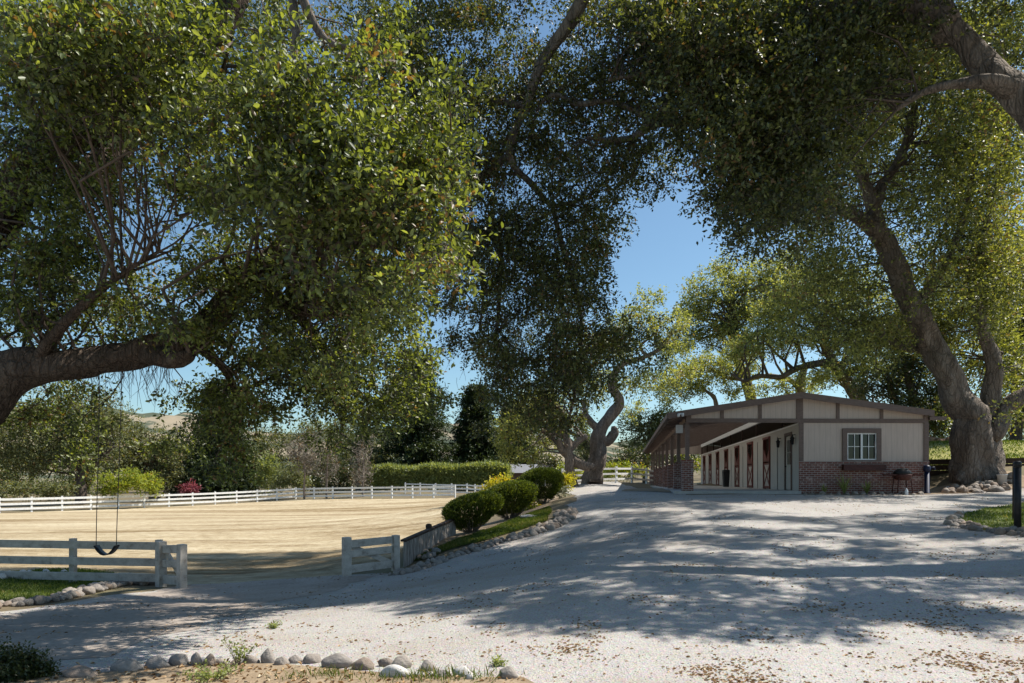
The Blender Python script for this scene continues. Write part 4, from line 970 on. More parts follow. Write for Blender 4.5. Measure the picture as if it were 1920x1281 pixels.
def conifer(label, px, d, top, base, w, seed, mat='conifer', group='dark conifers beyond the arena'):
    w *= 1.25
    rg = np.random.default_rng(seed)
    r = root_at('conifer_tree', px, d, label, 'tree', group)
    x0 = (px - HX) / F * d; zt = CZ + (HY - top) / F * d; zb = float(r.location.z); W = w / F * d / 2
    H = zt - zb; cen = []; dr = []
    nb = 190
    for i in range(nb):
        t = (i + .5) / nb; a = i * 2.4 + rg.normal(0, .3)
        R = W * min(1.0, (1 - t) ** .75 * 1.12 + .02) * (0.72 + 0.4 * noise.noise(Vector((t * 5, a * .9, seed * .37))) + rg.normal(0, .09))
        k = max(2, int(R / W * 6))
        for q in range(k):
            f = (q + .7) / k; rr = R * f
            z = zb + H * (.05 + .95 * t) - rr * .28 + .12 * R * f * f
            cen.append((x0 + math.cos(a) * rr, d + math.sin(a) * rr, z)); dr.append((math.cos(a), math.sin(a), -.25))
    cen = np.array(cen); dr = np.array(dr)
    per = 19; L = 5.6 / F * d
    c = np.repeat(cen, per, 0) + rg.normal(0, 1, (len(cen) * per, 3)) * np.array([1, 1, .42]) * W * .11
    dd = np.repeat(dr, per, 0) + rg.normal(0, .5, (len(c), 3))
    p, a, q = twig_leaves(c, dd, 5, L * 1.6, rg, .55, .9)
    n = len(p); clv = np.repeat(np.repeat(rg.normal(0, .14, len(cen)), per), 5)
    Ls = L * rg.uniform(.7, 1.2, n)
    link('crown', leaf_mesh('crown', p - np.array(r.location), a, q, Ls, Ls * .42, False, np.clip(rg.random(n) * .9 + clv, 0, 1), rg), M[mat], r)
    mb = MB(); mb.tube([(0, 0, -.3), (0, 0, H * .4), (0, 0, H * .97)], [W * .10, W * .06, .03], 8)
    mb.build('trunk', M['bark'], r)
conifer('dark spreading redwood left of centre below the hanging oak branches', 415, 88, 720, 925, 165, 3)
conifer('tallest dark redwood beyond the hedge, pointed top against the sky', 785, 98, 668, 900, 135, 4)
conifer('broad dark conifer right of the tallest redwood', 892, 104, 725, 900, 110, 5)
conifer('dark conifer partly hidden behind the small crooked oak', 962, 110, 760, 900, 90, 6)

# clipped hedge
def hedge():
    rg = np.random.default_rng(50)
    a = P(700, 917, 85); b = P(950, 917, 80); a[2] = g1(a[0], a[1]); b[2] = g1(b[0], b[1])
    r = empty('hedge', a, 'long pale green clipped hedge with shaggy top beyond the arena', 'hedge')
    n = 5200; t = rg.random(n); u = rg.random(n); v = rg.random(n) ** .6
    dirv = b - a; nrm_ = np.array([-dirv[1], dirv[0], 0]); nrm_ /= np.linalg.norm(nrm_)
    H = 2.55 + .15 * np.sin(t * 17)
    p = a + dirv * t[:, None] + nrm_ * (u[:, None] * 2.0); p[:, 2] = a[2] + (b[2] - a[2]) * t + v * H
    k = rg.random(n) < .5; p[k] -= nrm_ * (u[k][:, None] * 2.0) * .9
    d = rg.normal(0, .6, (n, 3)); d[:, 2] += 1.2
    pp, ax, q = twig_leaves(p, d, 7, .75, rg, .6, .3)
    ns = 2600; t = rg.random(ns); u = rg.random(ns); sp = a + dirv * t[:, None] + nrm_ * (u[:, None] * 1.6); sp[:, 2] = a[2] + (b[2] - a[2]) * t + 2.45 + .15 * np.sin(t * 17)
    sd = rg.normal(0, .16, (ns, 3)); sd[:, 2] = 1; m0 = len(pp)
    pp = np.concatenate([pp, sp]); ax = np.concatenate([ax, sd]); q = np.concatenate([q, rg.normal(0, 1, (ns, 3))])
    m = len(pp); Ls = .32 * rg.uniform(.7, 1.2, m); Ls[m0:] = rg.uniform(.25, 1.15, ns) ** 1.5
    link('foliage', leaf_mesh('foliage', pp - a, ax, q, Ls, np.minimum(Ls * .4, .13), False, None, rg), M['hedge'], r)
hedge()

# clipped shrubs beside the drive
def topiary(label, px, py, d, wpx, hpx, lean, seed, mat='topiary'):
    rg = np.random.default_rng(seed)
    x = (px - HX) / F * d; z = zg(x, d) - .03
    r = empty('clipped_shrub', (x, d, z), label, 'shrub', 'clipped shrubs on the bank')
    W = wpx / F * d / 2; H = hpx / F * d
    n = 6500
    th = rg.uniform(0, 2 * math.pi, n); s = rg.random(n)
    # profile: bowl shaped body on a fan of stems, domed and gently sloping top
    def prof(s):
        zc = .18 + .82 * s
        rad = np.where(s < .55, .42 + .58 * np.sin(np.clip(s / .55, 0, 1) * math.pi / 2) ** 1.1, np.sqrt(np.maximum(0, 1 - ((s - .55) / .45) ** 2.4)))
        return zc, rad
    zc, rd = prof(s)
    keep = rg.random(n) < (.35 + .65 * rd); th, s, zc, rd = th[keep], s[keep], zc[keep], rd[keep]; n = len(s)
    wob = 1 + .05 * np.sin(th * 3 + seed) + rg.normal(0, .025, n)
    lump = np.array([noise.noise(Vector((math.cos(a_) * 1.6 + seed, math.sin(a_) * 1.6, z_ * 2.4))) for a_, z_ in zip(th, s)])
    rr = rd * W * wob * (1 + .13 * lump) * rg.uniform(.86, 1.0, n) * np.where(rg.random(n) < .03, 1.08, 1)
    top = n // 2
    px_, py_ = np.cos(th) * rr, np.sin(th) * rr
    pz = zc * H + lean * px_
    p = np.stack([px_, py_, pz], -1)
    dv = np.stack([np.cos(th) * (.25 + .5 * rd), np.sin(th) * (.25 + .5 * rd), .5 + .9 * s], -1) + rg.normal(0, .22, (n, 3))
    # filled dome
    m = 3200; a2 = rg.uniform(0, 2 * math.pi, m); r2 = np.sqrt(rg.random(m)); zt = 1 - .45 * (1 - (1 - r2 ** 2.2)) * .95
    p2 = np.stack([np.cos(a2) * r2 * W, np.sin(a2) * r2 * W, (.18 + .82 * (.55 + .45 * np.power(np.maximum(0, 1 - r2 ** 2), 1 / 2.4))) * H * .985 + lean * np.cos(a2) * r2 * W], -1)
    d2 = np.stack([np.cos(a2) * r2 * .4, np.sin(a2) * r2 * .4, np.ones(m)], -1) + rg.normal(0, .25, (m, 3))
    c = np.concatenate([p, p2]); dd = np.concatenate([dv, d2])
    c = c - nrmz(dd) * .06
    pp, ax, q = twig_leaves(c, dd, 6, .10, rg, .45, .2)
    k = len(pp); Ls = .06 * rg.uniform(.6, 1.3, k)
    link('foliage', leaf_mesh('foliage', pp, ax, q, Ls, Ls * .32, False, None, rg), M[mat], r)
    mb = MB()
    for i in range(46):
        a = rg.uniform(0, 2 * math.pi); f = rg.uniform(.3, .97); e = np.array([math.cos(a) * W * f * .9, math.sin(a) * W * f * .9, H * rg.uniform(.36, .6) + lean * math.cos(a) * W * f])
        s0 = np.array([math.cos(a) * .08, math.sin(a) * .08, 0]); mid = s0 * .4 + e * .6 + np.array([0, 0, -.06 * H])
        mb.tube([s0, mid, e], [.014, .010, .005], 5, cap=False)
    mb.build('stems', M['bark_pale'], r)
topiary('nearest dark clipped shrub on bare stems, above the plank wall', 884, 998, 20.0, 108, 72, .24, 21)
topiary('middle clipped shrub touching the nearest one on the bank', 956, 974, 22.6, 96, 70, .16, 22)
topiary('farthest clipped shrub with bright sunlit top beside the drive', 1016, 946, 26.2, 82, 68, .05, 23)
bg_tree('golden_shrub', 'golden yellow shrub glowing behind the middle clipped shrub', 'shrub', 935, 27, [(938, 917, 26, 15), (918, 922, 16, 14), (955, 925, 16, 20)], 'gold', 5, 40, 14, 6, None, 'golden shrubs on the bank', droop=-.3)
bg_tree('golden_shrub', 'low yellow shrub peeping out beneath the middle and far clipped shrubs', 'shrub', 990, 25.2, [(988, 942, 9, 13), (996, 950, 9, 8)], 'bright', 5, 60, 14, 6, None, 'golden shrubs on the bank')
bg_tree('golden_shrub', 'golden shrub at the foot of the small crooked oak', 'shrub', 1061, 36, [(1062, 900, 9, 10), (1056, 907, 9, 7), (1064, 911, 6, 6)], 'gold', 4.5, 60, 14, 6, None, 'golden shrubs on the bank', droop=-.3)
bg_tree('sage_shrub', 'silvery sage bush right of the farthest clipped shrub', 'shrub', 1047, 29, [(1046, 917, 8, 12), (1052, 922, 7, 8)], 'sage', 4.5, 60, 14, 6, None, droop=-.6)
# ------------------------------------------------------------------ the stable barn
O3 = np.array([10.53, 25.0, 0.0]); UU = np.array([.9995, .03, 0]); VV = np.array([.162, .987, 0])
barn = empty('stable_barn', tuple(O3 + [0, 0, 1.1]), 'long beige stable barn with brick base, open porch and row of red dutch doors', 'barn')
def BF(u, v, z): return tuple(UU * u + VV * v + np.array([0, 0, z - 1.1]))
def bbox(*boxes):
    mb = MB()
    for b in boxes: mb.box(*b, fr=BF)
    return mb
FZ = 1.2; TZ = 3.75; LV = 32.6
def roofz(u): return 4.66 - (.155 * -u if u < 0 else .130 * u)
UL, UR = -4.13, 4.75
# walls of the end room
w0, w1, wz0, wz1 = 1.76, 2.86, 2.33, 3.32
gw = bbox((0, w0, 0, .12, 1.02, TZ), (w1, UR, 0, .12, 1.02, TZ), (w0, w1, 0, .12, 1.02, wz0), (w0, w1, 0, .12, wz1, TZ))
def gable_poly(mb, ua, ub, v0, v1, z0, drop=.0):
    us = sorted({ua, ub, 0.0} if ua < 0 < ub else {ua, ub})
    for a, b in zip(us[:-1], us[1:]):
        mb.hexa([BF(a, v0, z0), BF(b, v0, z0), BF(b, v1, z0), BF(a, v1, z0), BF(a, v0, roofz(a) - drop), BF(b, v0, roofz(b) - drop), BF(b, v1, roofz(b) - drop), BF(a, v1, roofz(a) - drop)])
gable_poly(gw, UL, UR, 0, .12, TZ + .001, .03)
gw.build('gable_wall', M['siding'], barn)
bbox((UR - .12, UR, .12, LV, 1.02, 4.0), (.1, UR - .12, LV - .12, LV, 1.02, 3.9), (.1, UR - .12, 3.0, 3.1, 1.02, 3.7)).build('rear_wall', M['siding'], barn)
fg = MB(); gable_poly(fg, UL, UR, LV, LV + .1, TZ, .03); fg.build('far_gable', M['siding'], barn)
bbox((.12, UR - .12, .12, LV - .12, 1.0, 1.15)).build('floor_slab', M['concrete'], barn)
bbox((-4.65, 0, -.25, LV, .75, FZ)).build('porch_slab', M['concrete'], barn)
# brick base
bk = bbox((-.03, 1.62, -.07, -.002, .95, 2.27), (3.0, UR + .05, -.07, -.002, .95, 2.27), (1.62, 3.0, -.072, -.002, .95, 2.2), (UR + .002, UR + .07, -.002, 6, .95, 2.27))
bk.build('brick_base', M['brick'], barn)
bbox((-.04, UR + .06, -.085, -.072, 2.20, 2.275)).build('brick_cap', M['brick'], barn)
# brown trims
T = MB(); tb = lambda *b: T.box(*b, fr=BF)
tb(UL - .06, UR + .04, -.045, -.003, TZ - .06, TZ + .09)
tb(-.03, .14, -.05, -.003, 2.28, TZ - .062); tb(UR - .12, UR + .06, -.05, -.003, 2.28, TZ - .062)
for u, w in ((-2.86, .12), (-1.46, .12), (0, .24), (1.42, .12), (3.05, .12), (UR - .04, .16), (UL + .04, .18)):
    T.hexa([BF(u - w / 2, -.04, TZ + .092), BF(u + w / 2, -.04, TZ + .092), BF(u + w / 2, -.003, TZ + .092), BF(u - w / 2, -.003, TZ + .092),
            BF(u - w / 2, -.04, roofz(u) - .06), BF(u + w / 2, -.04, roofz(u) - .06), BF(u + w / 2, -.003, roofz(u) - .06), BF(u - w / 2, -.003, roofz(u) - .06)])
T.build('wall_trim', M['brown'], barn)
# roof
UE0, UE1 = -4.85, 4.86
def slab(a, b, v0, v1, z0, z1):
    return MB().hexa([BF(a, v0, roofz(a) + z0), BF(b, v0, roofz(b) + z0), BF(b, v1, roofz(b) + z0), BF(a, v1, roofz(a) + z0),
                      BF(a, v0, roofz(a) + z1), BF(b, v0, roofz(b) + z1), BF(b, v1, roofz(b) + z1), BF(a, v1, roofz(a) + z1)])
slab(0.0, UE1, -.28, LV + .4, 0, .10).build('roof', M['roofing'], barn)
slab(UE0, UE0 + .5, -.28, LV + .4, 0, .10).build('eave_board', M['roofing'], barn)
slab(UE0 + .502, -.002, -.28, LV + .4, .03, .05).build('porch_roof', M['sheet'], barn)  # translucent sheet added so sunlight reaches the porch underside
FA = MB()
for a, b in ((UE0 - .03, 0.0), (0.0, UE1 + .03)):
    FA.hexa([BF(a, -.34, roofz(a) - .11), BF(b, -.34, roofz(b) - .11), BF(b, -.285, roofz(b) - .11), BF(a, -.285, roofz(a) - .11),
             BF(a, -.34, roofz(a) + .115), BF(b, -.34, roofz(b) + .115), BF(b, -.285, roofz(b) + .115), BF(a, -.285, roofz(a) + .115)])
FA.box(UE0 - .05, UE0 - .003, -.283, LV + .4, roofz(UE0) - .06, roofz(UE0) + .105, fr=BF)
FA.box(UE1 + .003, UE1 + .05, -.283, LV + .4, roofz(UE1) - .06, roofz(UE1) + .105, fr=BF)
FA.build('fascia', M['brown'], barn)
bbox((UR + .07, UR + .70, -.1, .06, 3.80, 3.93)).build('outrigger_beam', M['brown'], barn)
# rafters and beams
for i in range(24):
    v = .35 + i * 1.4
    m = MB(); a, b = UE0 + .12, -.1
    m.hexa([BF(a, v, roofz(a) - .15), BF(b, v, roofz(b) - .15), BF(b, v + .06, roofz(b) - .15), BF(a, v + .06, roofz(a) - .15),
            BF(a, v, roofz(a) - .037), BF(b, v, roofz(b) - .037), BF(b, v + .06, roofz(b) - .037), BF(a, v + .06, roofz(a) - .037)])
    m.build('rafter', M['brown'], barn)
bbox((UL - .07, UL + .07, .2, LV, 3.72, 3.92)).build('eave_beam', M['brown'], barn)
bbox((.0, .12, .13, LV, 4.32, 4.55)).build('ridge_beam', M['ceiling'], barn)
bbox((1.6, 1.66, 2.99, LV - .2, 1.2, 4.3)).build('stall_back', M['darkwood'], barn)
# pillars and posts of the porch
for i in range(9):
    v = .18 + i * 4.02 if i < 8 else LV - .25
    bbox((UL - .21, UL + .21, v - .21, v + .21, FZ, 2.27), (UL - .23, UL + .23, v - .23, v + .23, 2.271, 2.33)).build('brick_pillar', M['brick'], barn)
    bbox((UL - .075, UL + .075, v - .075, v + .075, 2.332, 3.72)).build('porch_post', M['brown'], barn)
# stall front wall with openings
WZ = 3.64
doors = [5.1, 9.15, 13.25, 17.4, 21.4, 25.5, 29.3]
DW = 1.35
mdv0, mdv1 = 1.22, 2.16
cuts = [(mdv0, mdv1, 3.32)] + [(v, v + DW, 3.46) for v in doors]
S = MB(); pv = .13
for a, b, zt in cuts:
    S.box(0, .10, pv, a, 1.05, WZ, fr=BF); S.box(0, .10, a, b, zt, WZ, fr=BF); pv = b
S.box(0, .10, pv, LV, 1.05, WZ, fr=BF)
S.build('stall_wall', M['stall'], barn)
bbox((-.03, .13, .13, LV, WZ + .002, WZ + .06)).build('wall_cap', M['ceiling'], barn)
for v in [3.05] + [d - .7 for d in doors[1:]] + [32.2]:
    bbox((.02, .09, v - .045, v + .045, WZ + .062, 4.31)).build('wall_post', M['darkwood'], barn)
for v in [3.6, 7.9, 12, 16.1]:
    bbox((-.03, -.002, v - .014, v + .014, 1.2, 3.4)).build('conduit', M['rafter'], barn)
# dutch doors
def dutch(v):
    r = bpy.data.objects.new('dutch_door', None); COL.objects.link(r); r.parent = barn
    r.location = BF(0, v, 1.1)
    def X(u, dv, z): return tuple(UU * u + VV * dv + np.array([0, 0, z - 1.1]))
    def bx(*bs):
        m = MB()
        for b in bs: m.box(*b, fr=X)
        return m
    bx((-.06, .1, -.08, 0.0, 1.2, 3.52), (-.04, .1, DW, DW + .08, 1.2, 3.52), (-.08, .1, 0, DW, 3.42, 3.52)).build('door_frame', M['red'], r)
    bx((.0, .05, .01, DW - .01, 1.24, 2.36)).build('lower_panel', M['white_old'], r)
    b = bx((-.02, -.002, .01, DW - .01, 1.24, 1.33), (-.02, -.002, .01, DW - .01, 2.28, 2.36), (-.02, -.002, .01, .08, 1.331, 2.279), (-.02, -.002, DW - .08, DW - .01, 1.331, 2.279))
    b.bar(X(-.013, .09, 1.35), X(-.013, DW - .09, 2.26), .065, .018, (1, 0, 0)); b.bar(X(-.016, .09, 2.26), X(-.016, DW - .09, 1.35), .065, .018, (1, 0, 0))
    b.build('cross_brace', M['red'], r)
    # upper yoke: a frame with a V shaped opening
    y = MB(); z0, z1, h = 2.42, 3.41, DW / 2
    def tri(pts):
        n = len(pts); f = [X(-.03, a, z) for a, z in pts] + [X(.02, a, z) for a, z in pts]
        y.add(f, [tuple(range(n)), tuple(range(2 * n - 1, n - 1, -1))] + [(i, n + i, n + (i + 1) % n, (i + 1) % n) for i in range(n)])
    tri([(.01, z0), (h, z0), (h, z0 + .12), (.07, z1 - .42), (.01, z1 - .42)])
    tri([(h, z0), (DW - .01, z0), (DW - .01, z1 - .42), (DW - .07, z1 - .42), (h, z0 + .12)])
    y.build('yoke_panel', M['red'], r)
    bx((-.05, -.03, .05, .12, 2.28, 2.33)).build('latch', M['black'], r)
    return r
d0 = dutch(doors[0])
for v in doors[1:]:
    c = copy_tree(d0, barn); c.location = BF(0, v, 1.1)
# man door
md = bpy.data.objects.new('entry_door', None); COL.objects.link(md); md.parent = barn; md.location = BF(0, 0, 1.1)
bbox((-.04, .1, mdv0 - .12, mdv0, 1.2, 3.44), (-.04, .1, mdv1, mdv1 + .12, 1.2, 3.44), (-.04, .1, mdv0, mdv1, 3.32, 3.44)).build('door_frame', M['brown'], md)
bbox((.01, .05, mdv0 + .01, mdv1 - .01, 1.22, 2.2), (.01, .05, mdv0 + .01, mdv0 + .2, 2.2, 3.3), (.01, .05, mdv1 - .2, mdv1 - .01, 2.2, 3.3), (.01, .05, mdv0 + .2, mdv1 - .2, 3.16, 3.3)).build('door_leaf', M['stall'], md)
bbox((.025, .035, mdv0 + .2, mdv1 - .2, 2.2, 3.16)).build('door_glass', M['glass'], md)
bbox((.012, .024, mdv0 + .42, mdv0 + .45, 2.2, 3.16), (.012, .024, mdv1 - .45, mdv1 - .42, 2.2, 3.16), (.012, .024, mdv0 + .2, mdv1 - .2, 2.66, 2.69)).build('glazing_bars', M['stall'], md)
h = MB(); h.lathe([(.03, 0), (.035, .02), (.03, .05), (.012, .06)], BF(-.03, mdv1 - .1, 2.1), 10); h.build('handle', M['black'], md)
# wall lanterns, light and box under the eave
for v in (.62, 3.0):
    l = MB(); c = np.array(BF(-.12, v, 2.98))
    l.lathe([(.02, -.06), (.055, -.04), (.075, .16), (.10, .18), (.03, .26), (.012, .34)], c, 6); l.bar(c + [0, 0, .30], np.array(BF(.0, v, 3.3)), .03, .03)
    l.build('wall_lantern', M['black'], barn)
m = MB(); c = np.array(BF(UE0 + .35, -.38, 3.86)); m.lathe([(.03, 0), (.05, .03), (.05, .10), (.03, .12)], c, 10); m.lathe([(.03, 0), (.05, .03), (.05, .10), (.03, .12)], c + [.15, 0, .01], 10); m.bar(c + [-.02, .02, .10], c + [.2, .02, .12], .05, .05)
m.build('flood_light', M['sidewhite'], barn)
bbox((UL - .35, UL - .09, 1.0, 1.12, 3.38, 3.68)).build('meter_box', M['sidewhite'], barn)
# window
wi = bpy.data.objects.new('window', None); COL.objects.link(wi); wi.parent = barn; wi.location = BF(0, 0, 1.1)
q = .17
bbox((w0 - q, w1 + q, -.065, -.003, wz1, wz1 + q), (w0 - q, w1 + q, -.065, -.003, wz0 - .13, wz0), (w0 - q, w0, -.065, -.003, wz0, wz1), (w1, w1 + q, -.065, -.003, wz0, wz1)).build('casing', M['brown'], wi)
fz = .045
wf = bbox((w0, w1, -.02, .08, wz0, wz0 + fz), (w0, w1, -.02, .08, wz1 - fz, wz1), (w0, w0 + fz, -.02, .08, wz0 + fz, wz1 - fz), (w1 - fz, w1, -.02, .08, wz0 + fz, wz1 - fz), ((w0 + w1) / 2 - .035, (w0 + w1) / 2 + .035, -.022, .08, wz0 + fz, wz1 - fz))
wf.build('sash', M['white'], wi)
gb = MB(); zm = (wz0 + wz1) / 2
for a in ((w0 * 3 + w1) / 4 + .01, (w0 + w1 * 3) / 4 - .01): gb.box(a - .012, a + .012, .0, .03, wz0 + fz, wz1 - fz, fr=BF)
gb.box(w0 + fz, (w0 + w1) / 2 - .036, .001, .031, zm - .012, zm + .012, fr=BF); gb.box((w0 + w1) / 2 + .036, w1 - fz, .001, .031, zm - .012, zm + .012, fr=BF)
gb.build('glazing_bars', M['white'], wi)
bbox((w0 + fz, w1 - fz, .04, .046, wz0 + fz, wz1 - fz)).build('pane', M['glass'], wi)
bl = MB()
for k in range(8): bl.box((w0 + w1) / 2 + .05 + k * .06, (w0 + w1) / 2 + .10 + k * .06, .12, .14 + .02 * (k % 2), zm + .06, wz1 - .04, fr=BF)
bl.build('curtain', M['stall'], wi)
pb = bbox((w0 - .2, w1 + .25, -.30, -.075, 1.95, 2.16)); pb.build('window_box', M['rust'], wi)

def G(px, py, off=0.0):
    p = at(px, py); return np.array([p[0], p[1], zg(p[0], p[1]) + off])
def GD(px, d):
    x = (px - HX) / F * d
    return np.array([x, d, zg(x, d)])
# things at the barn
b = empty('trash_bin', tuple(O3 + np.array(BF(-.55, 14.6, 0)) + [0, 0, 1.1 + FZ - 1.1 + 0.0]), 'black upright bin standing on the porch between two red doors', 'bin')
b.location = tuple(O3 + UU * -.55 + VV * 14.6 + np.array([0, 0, FZ]))
m = MB(); m.hexa([(-.14, -.14, 0), (.14, -.14, 0), (.14, .14, 0), (-.14, .14, 0), (-.18, -.18, .9), (.18, -.18, .9), (.18, .18, .9), (-.18, .18, .9)]); m.build('body', M['black'], b, .02)
m = MB(); m.hexa([(-.2, -.2, .902), (.2, -.2, .902), (.2, .2, .902), (-.2, .2, .902), (-.16, -.16, .99), (.16, -.16, .99), (.16, .16, .97), (-.16, .16, .97)]); m.build('lid', M['black'], b, .02)
gt = empty('metal_gate', tuple(O3 + UU * -3.4 + VV * (LV + .6) + np.array([0, 0, FZ - .1])), 'pale barred metal gate closing the far end of the porch', 'gate')
m = MB()
for k in range(15): m.bar((k * .22, .02 * k, .1), (k * .22, .02 * k, 1.75), .035, .035)
m.build('bars', M['white'], gt)
m = MB(); m.bar((-.05, 0, .12), (3.15, .3, .12), .06, .06); m.bar((-.05, 0, 1.7), (3.15, .3, 1.7), .06, .06); m.build('rails', M['white'], gt)

gr = empty('barbecue_grill', tuple(GD(1692, 24.55)), 'dark rust red barbecue grill with side shelves against the brick base', 'grill')
m = MB(); m.lathe([(.12, .52), (.27, .58), (.31, .70), (.31, .74)], (0, 0, 0), 14); m.build('bowl', M['rust'], gr)
m = MB(); m.lathe([(.31, .745), (.30, .82), (.18, .93), (.03, .96)], (0, 0, 0), 14); m.build('lid', M['black'], gr)
for x, y in ((-.28, -.16), (.28, -.16), (-.28, .16), (.28, .16)):
    m = MB(); m.tube([(x * .75, y, .66), (x, y * 1.1, 0)], [.022, .02], 6); m.build('leg', M['rust'], gr)
for s in (-1, 1):
    m = MB(); m.box(min(s * .32, s * .62), max(s * .32, s * .62), -.2, .2, .70, .74); m.bar((s * .36, 0, .70), (s * .3, 0, .5), .03, .03, (0, 1, 0)); m.build('side_shelf', M['rust'], gr)
bp = empty('standpipe', tuple(GD(1738, 24.9)), 'slim dark blue standpipe with broader head at the barn corner', 'standpipe')
m = MB(); m.lathe([(.13, 0), (.13, .04), (.085, .06), (.085, .82)], (0, 0, 0), 12); m.build('post', M['blue'], bp)
m = MB(); m.lathe([(.09, .821), (.12, .86), (.125, 1.0), (.08, 1.05), (.03, 1.07)], (0, 0, 0), 12); m.tube([(.1, 0, .95), (.24, -.04, .98), (.27, -.05, .88)], [.03, .03, .028], 8); m.build('head', M['blue'], bp)
wl_ = empty('watering_can', tuple(GD(1663, 24.5)), 'small pale bottle standing in the bed left of the grill', 'bottle')
wl_.name = 'bottle'; wl_.location = tuple(GD(1689, 24.5)); wl_['label'] = 'small pale bottle standing in front of the rust red grill'
m = MB(); m.lathe([(.05, 0), (.055, .02), (.055, .16), (.02, .22), (.02, .25)], (0, -.35, 0), 10); m.build('body', M['sidewhite'], wl_)

def strap_plant(label, px, py, n, L, seed, wide=.03):
    rg = np.random.default_rng(seed); p0 = GD(px, 24.6)
    r = empty('strap_plant', tuple(p0), label, 'plant', 'plants in the bed along the brick base'); mb = MB()
    for i in range(n):
        a = rg.uniform(0, 2 * math.pi); l = L * rg.uniform(.6, 1.1); lean = rg.uniform(.15, .75); w = wide
        V = []; F_ = []
        for q in range(5):
            t = q / 4; x = math.cos(a) * lean * l * t ** 1.3; y = math.sin(a) * lean * l * t ** 1.3; z = l * (t - .45 * lean * t * t)
            ww = w * (1 - t) ** .6 * .5 + .002; V += [(x - math.sin(a) * ww, y + math.cos(a) * ww, z), (x + math.sin(a) * ww, y - math.cos(a) * ww, z)]
        for q in range(4): F_.append((2 * q, 2 * q + 1, 2 * q + 3, 2 * q + 2))
        mb.add(V, F_, True)
    me = mb.mesh('leaves'); at_ = me.attributes.new('lv', 'FLOAT', 'POINT'); at_.data.foreach_set('value', rg.random(len(me.vertices)).astype(np.float32))
    link('leaves', me, M['hedge'], r)
strap_plant('arching strap leaved plant left of centre below the barn window', 1583, 921, 46, .85, 71)
strap_plant('dark low clump of strap leaves right of the arching plant', 1625, 921, 40, .6, 72)
strap_plant('small thin strap plant at the far left of the bed', 1545, 923, 26, .42, 73)

# ------------------------------------------------------------------ fences
def fence(name, label, pts, n_post, h, rails, mat, post=.13, rail_h=.15, cat='fence', group=None, cap=True, rail_t=.045, side=-1, zs=None):
    """pts: world xy polyline; posts spaced evenly; every post and every rail run is a part"""
    pts = [np.array(p[:2], float) for p in pts]
    seg = [np.linalg.norm(b - a) for a, b in zip(pts[:-1], pts[1:])]; tot = sum(seg)
    def pt(s):
        for a, b, l in zip(pts[:-1], pts[1:], seg):
            if s <= l + 1e-9: return a + (b - a) * s / l
            s -= l
        return pts[-1]
    P0 = [pt(tot * k / (n_post - 1)) for k in range(n_post)]
    Z = [zg(*p) for p in P0] if zs is None else list(np.linspace(zs[0], zs[1], n_post))
    r = empty(name, (P0[0][0], P0[0][1], Z[0]), label, cat, group); o0 = np.array([P0[0][0], P0[0][1], Z[0]])
    d = nrmz((pts[-1] - pts[0])[None])[0]; nn = np.array([-d[1], d[0]]) * side
    for p, z in zip(P0, Z):
        a = np.array([p[0], p[1], z]) - o0
        m = MB(); m.bar(a + [0, 0, -.25], a + [0, 0, h + .02], post, post, (d[1], -d[0], 0))
        if cap: m.bar(a + [0, 0, h + .021], a + [0, 0, h + .045], post * 1.2, post * 1.2, (d[1], -d[0], 0))
        m.build('post', mat, r)
    off = np.array([nn[0], nn[1], 0]) * (post / 2 + rail_t / 2 + .003)
    for zr in rails:
        m = MB()
        for a, b, za, zb in zip(P0[:-1], P0[1:], Z[:-1], Z[1:]):
            A = np.array([a[0], a[1], za + zr]) - o0 + off; B = np.array([b[0], b[1], zb + zr]) - o0 + off
            m.bar(A, B, rail_t, rail_h)
        m.build('rail', mat, r)
    return r
cL, cR = (-25, 78.9), (-6.0, 71.9)
AF = 'white board fences round the riding arena'
fence('board_fence', 'long sunlit white board fence along the left side of the arena', [(-62, 40.8), cL], 24, 1.32, (.32, .75, 1.17), M['white'], .14, .19, group=AF)
fence('board_fence', 'white board fence across the back of the arena in its own shade', [cL, cR], 9, 1.32, (.32, .75, 1.17), M['white'], .14, .19, group=AF)
fence('board_fence', 'white fence rising along the far drive behind the clipped shrubs', [(-12.5, 80), (-5, 74), (0.2, 62), (2.4, 50)], 15, 1.25, (.35, .75, 1.12), M['white'], .13, .14, group='white fences along the far drive')
fence('board_fence', 'short white three rail fence passing behind the twisted oak trunk', [(3.4, 46), (7, 47.5), (11.5, 53)], 6, 1.15, (.3, .66, 1.02), M['white'], .12, .13, group='white fences along the far drive')
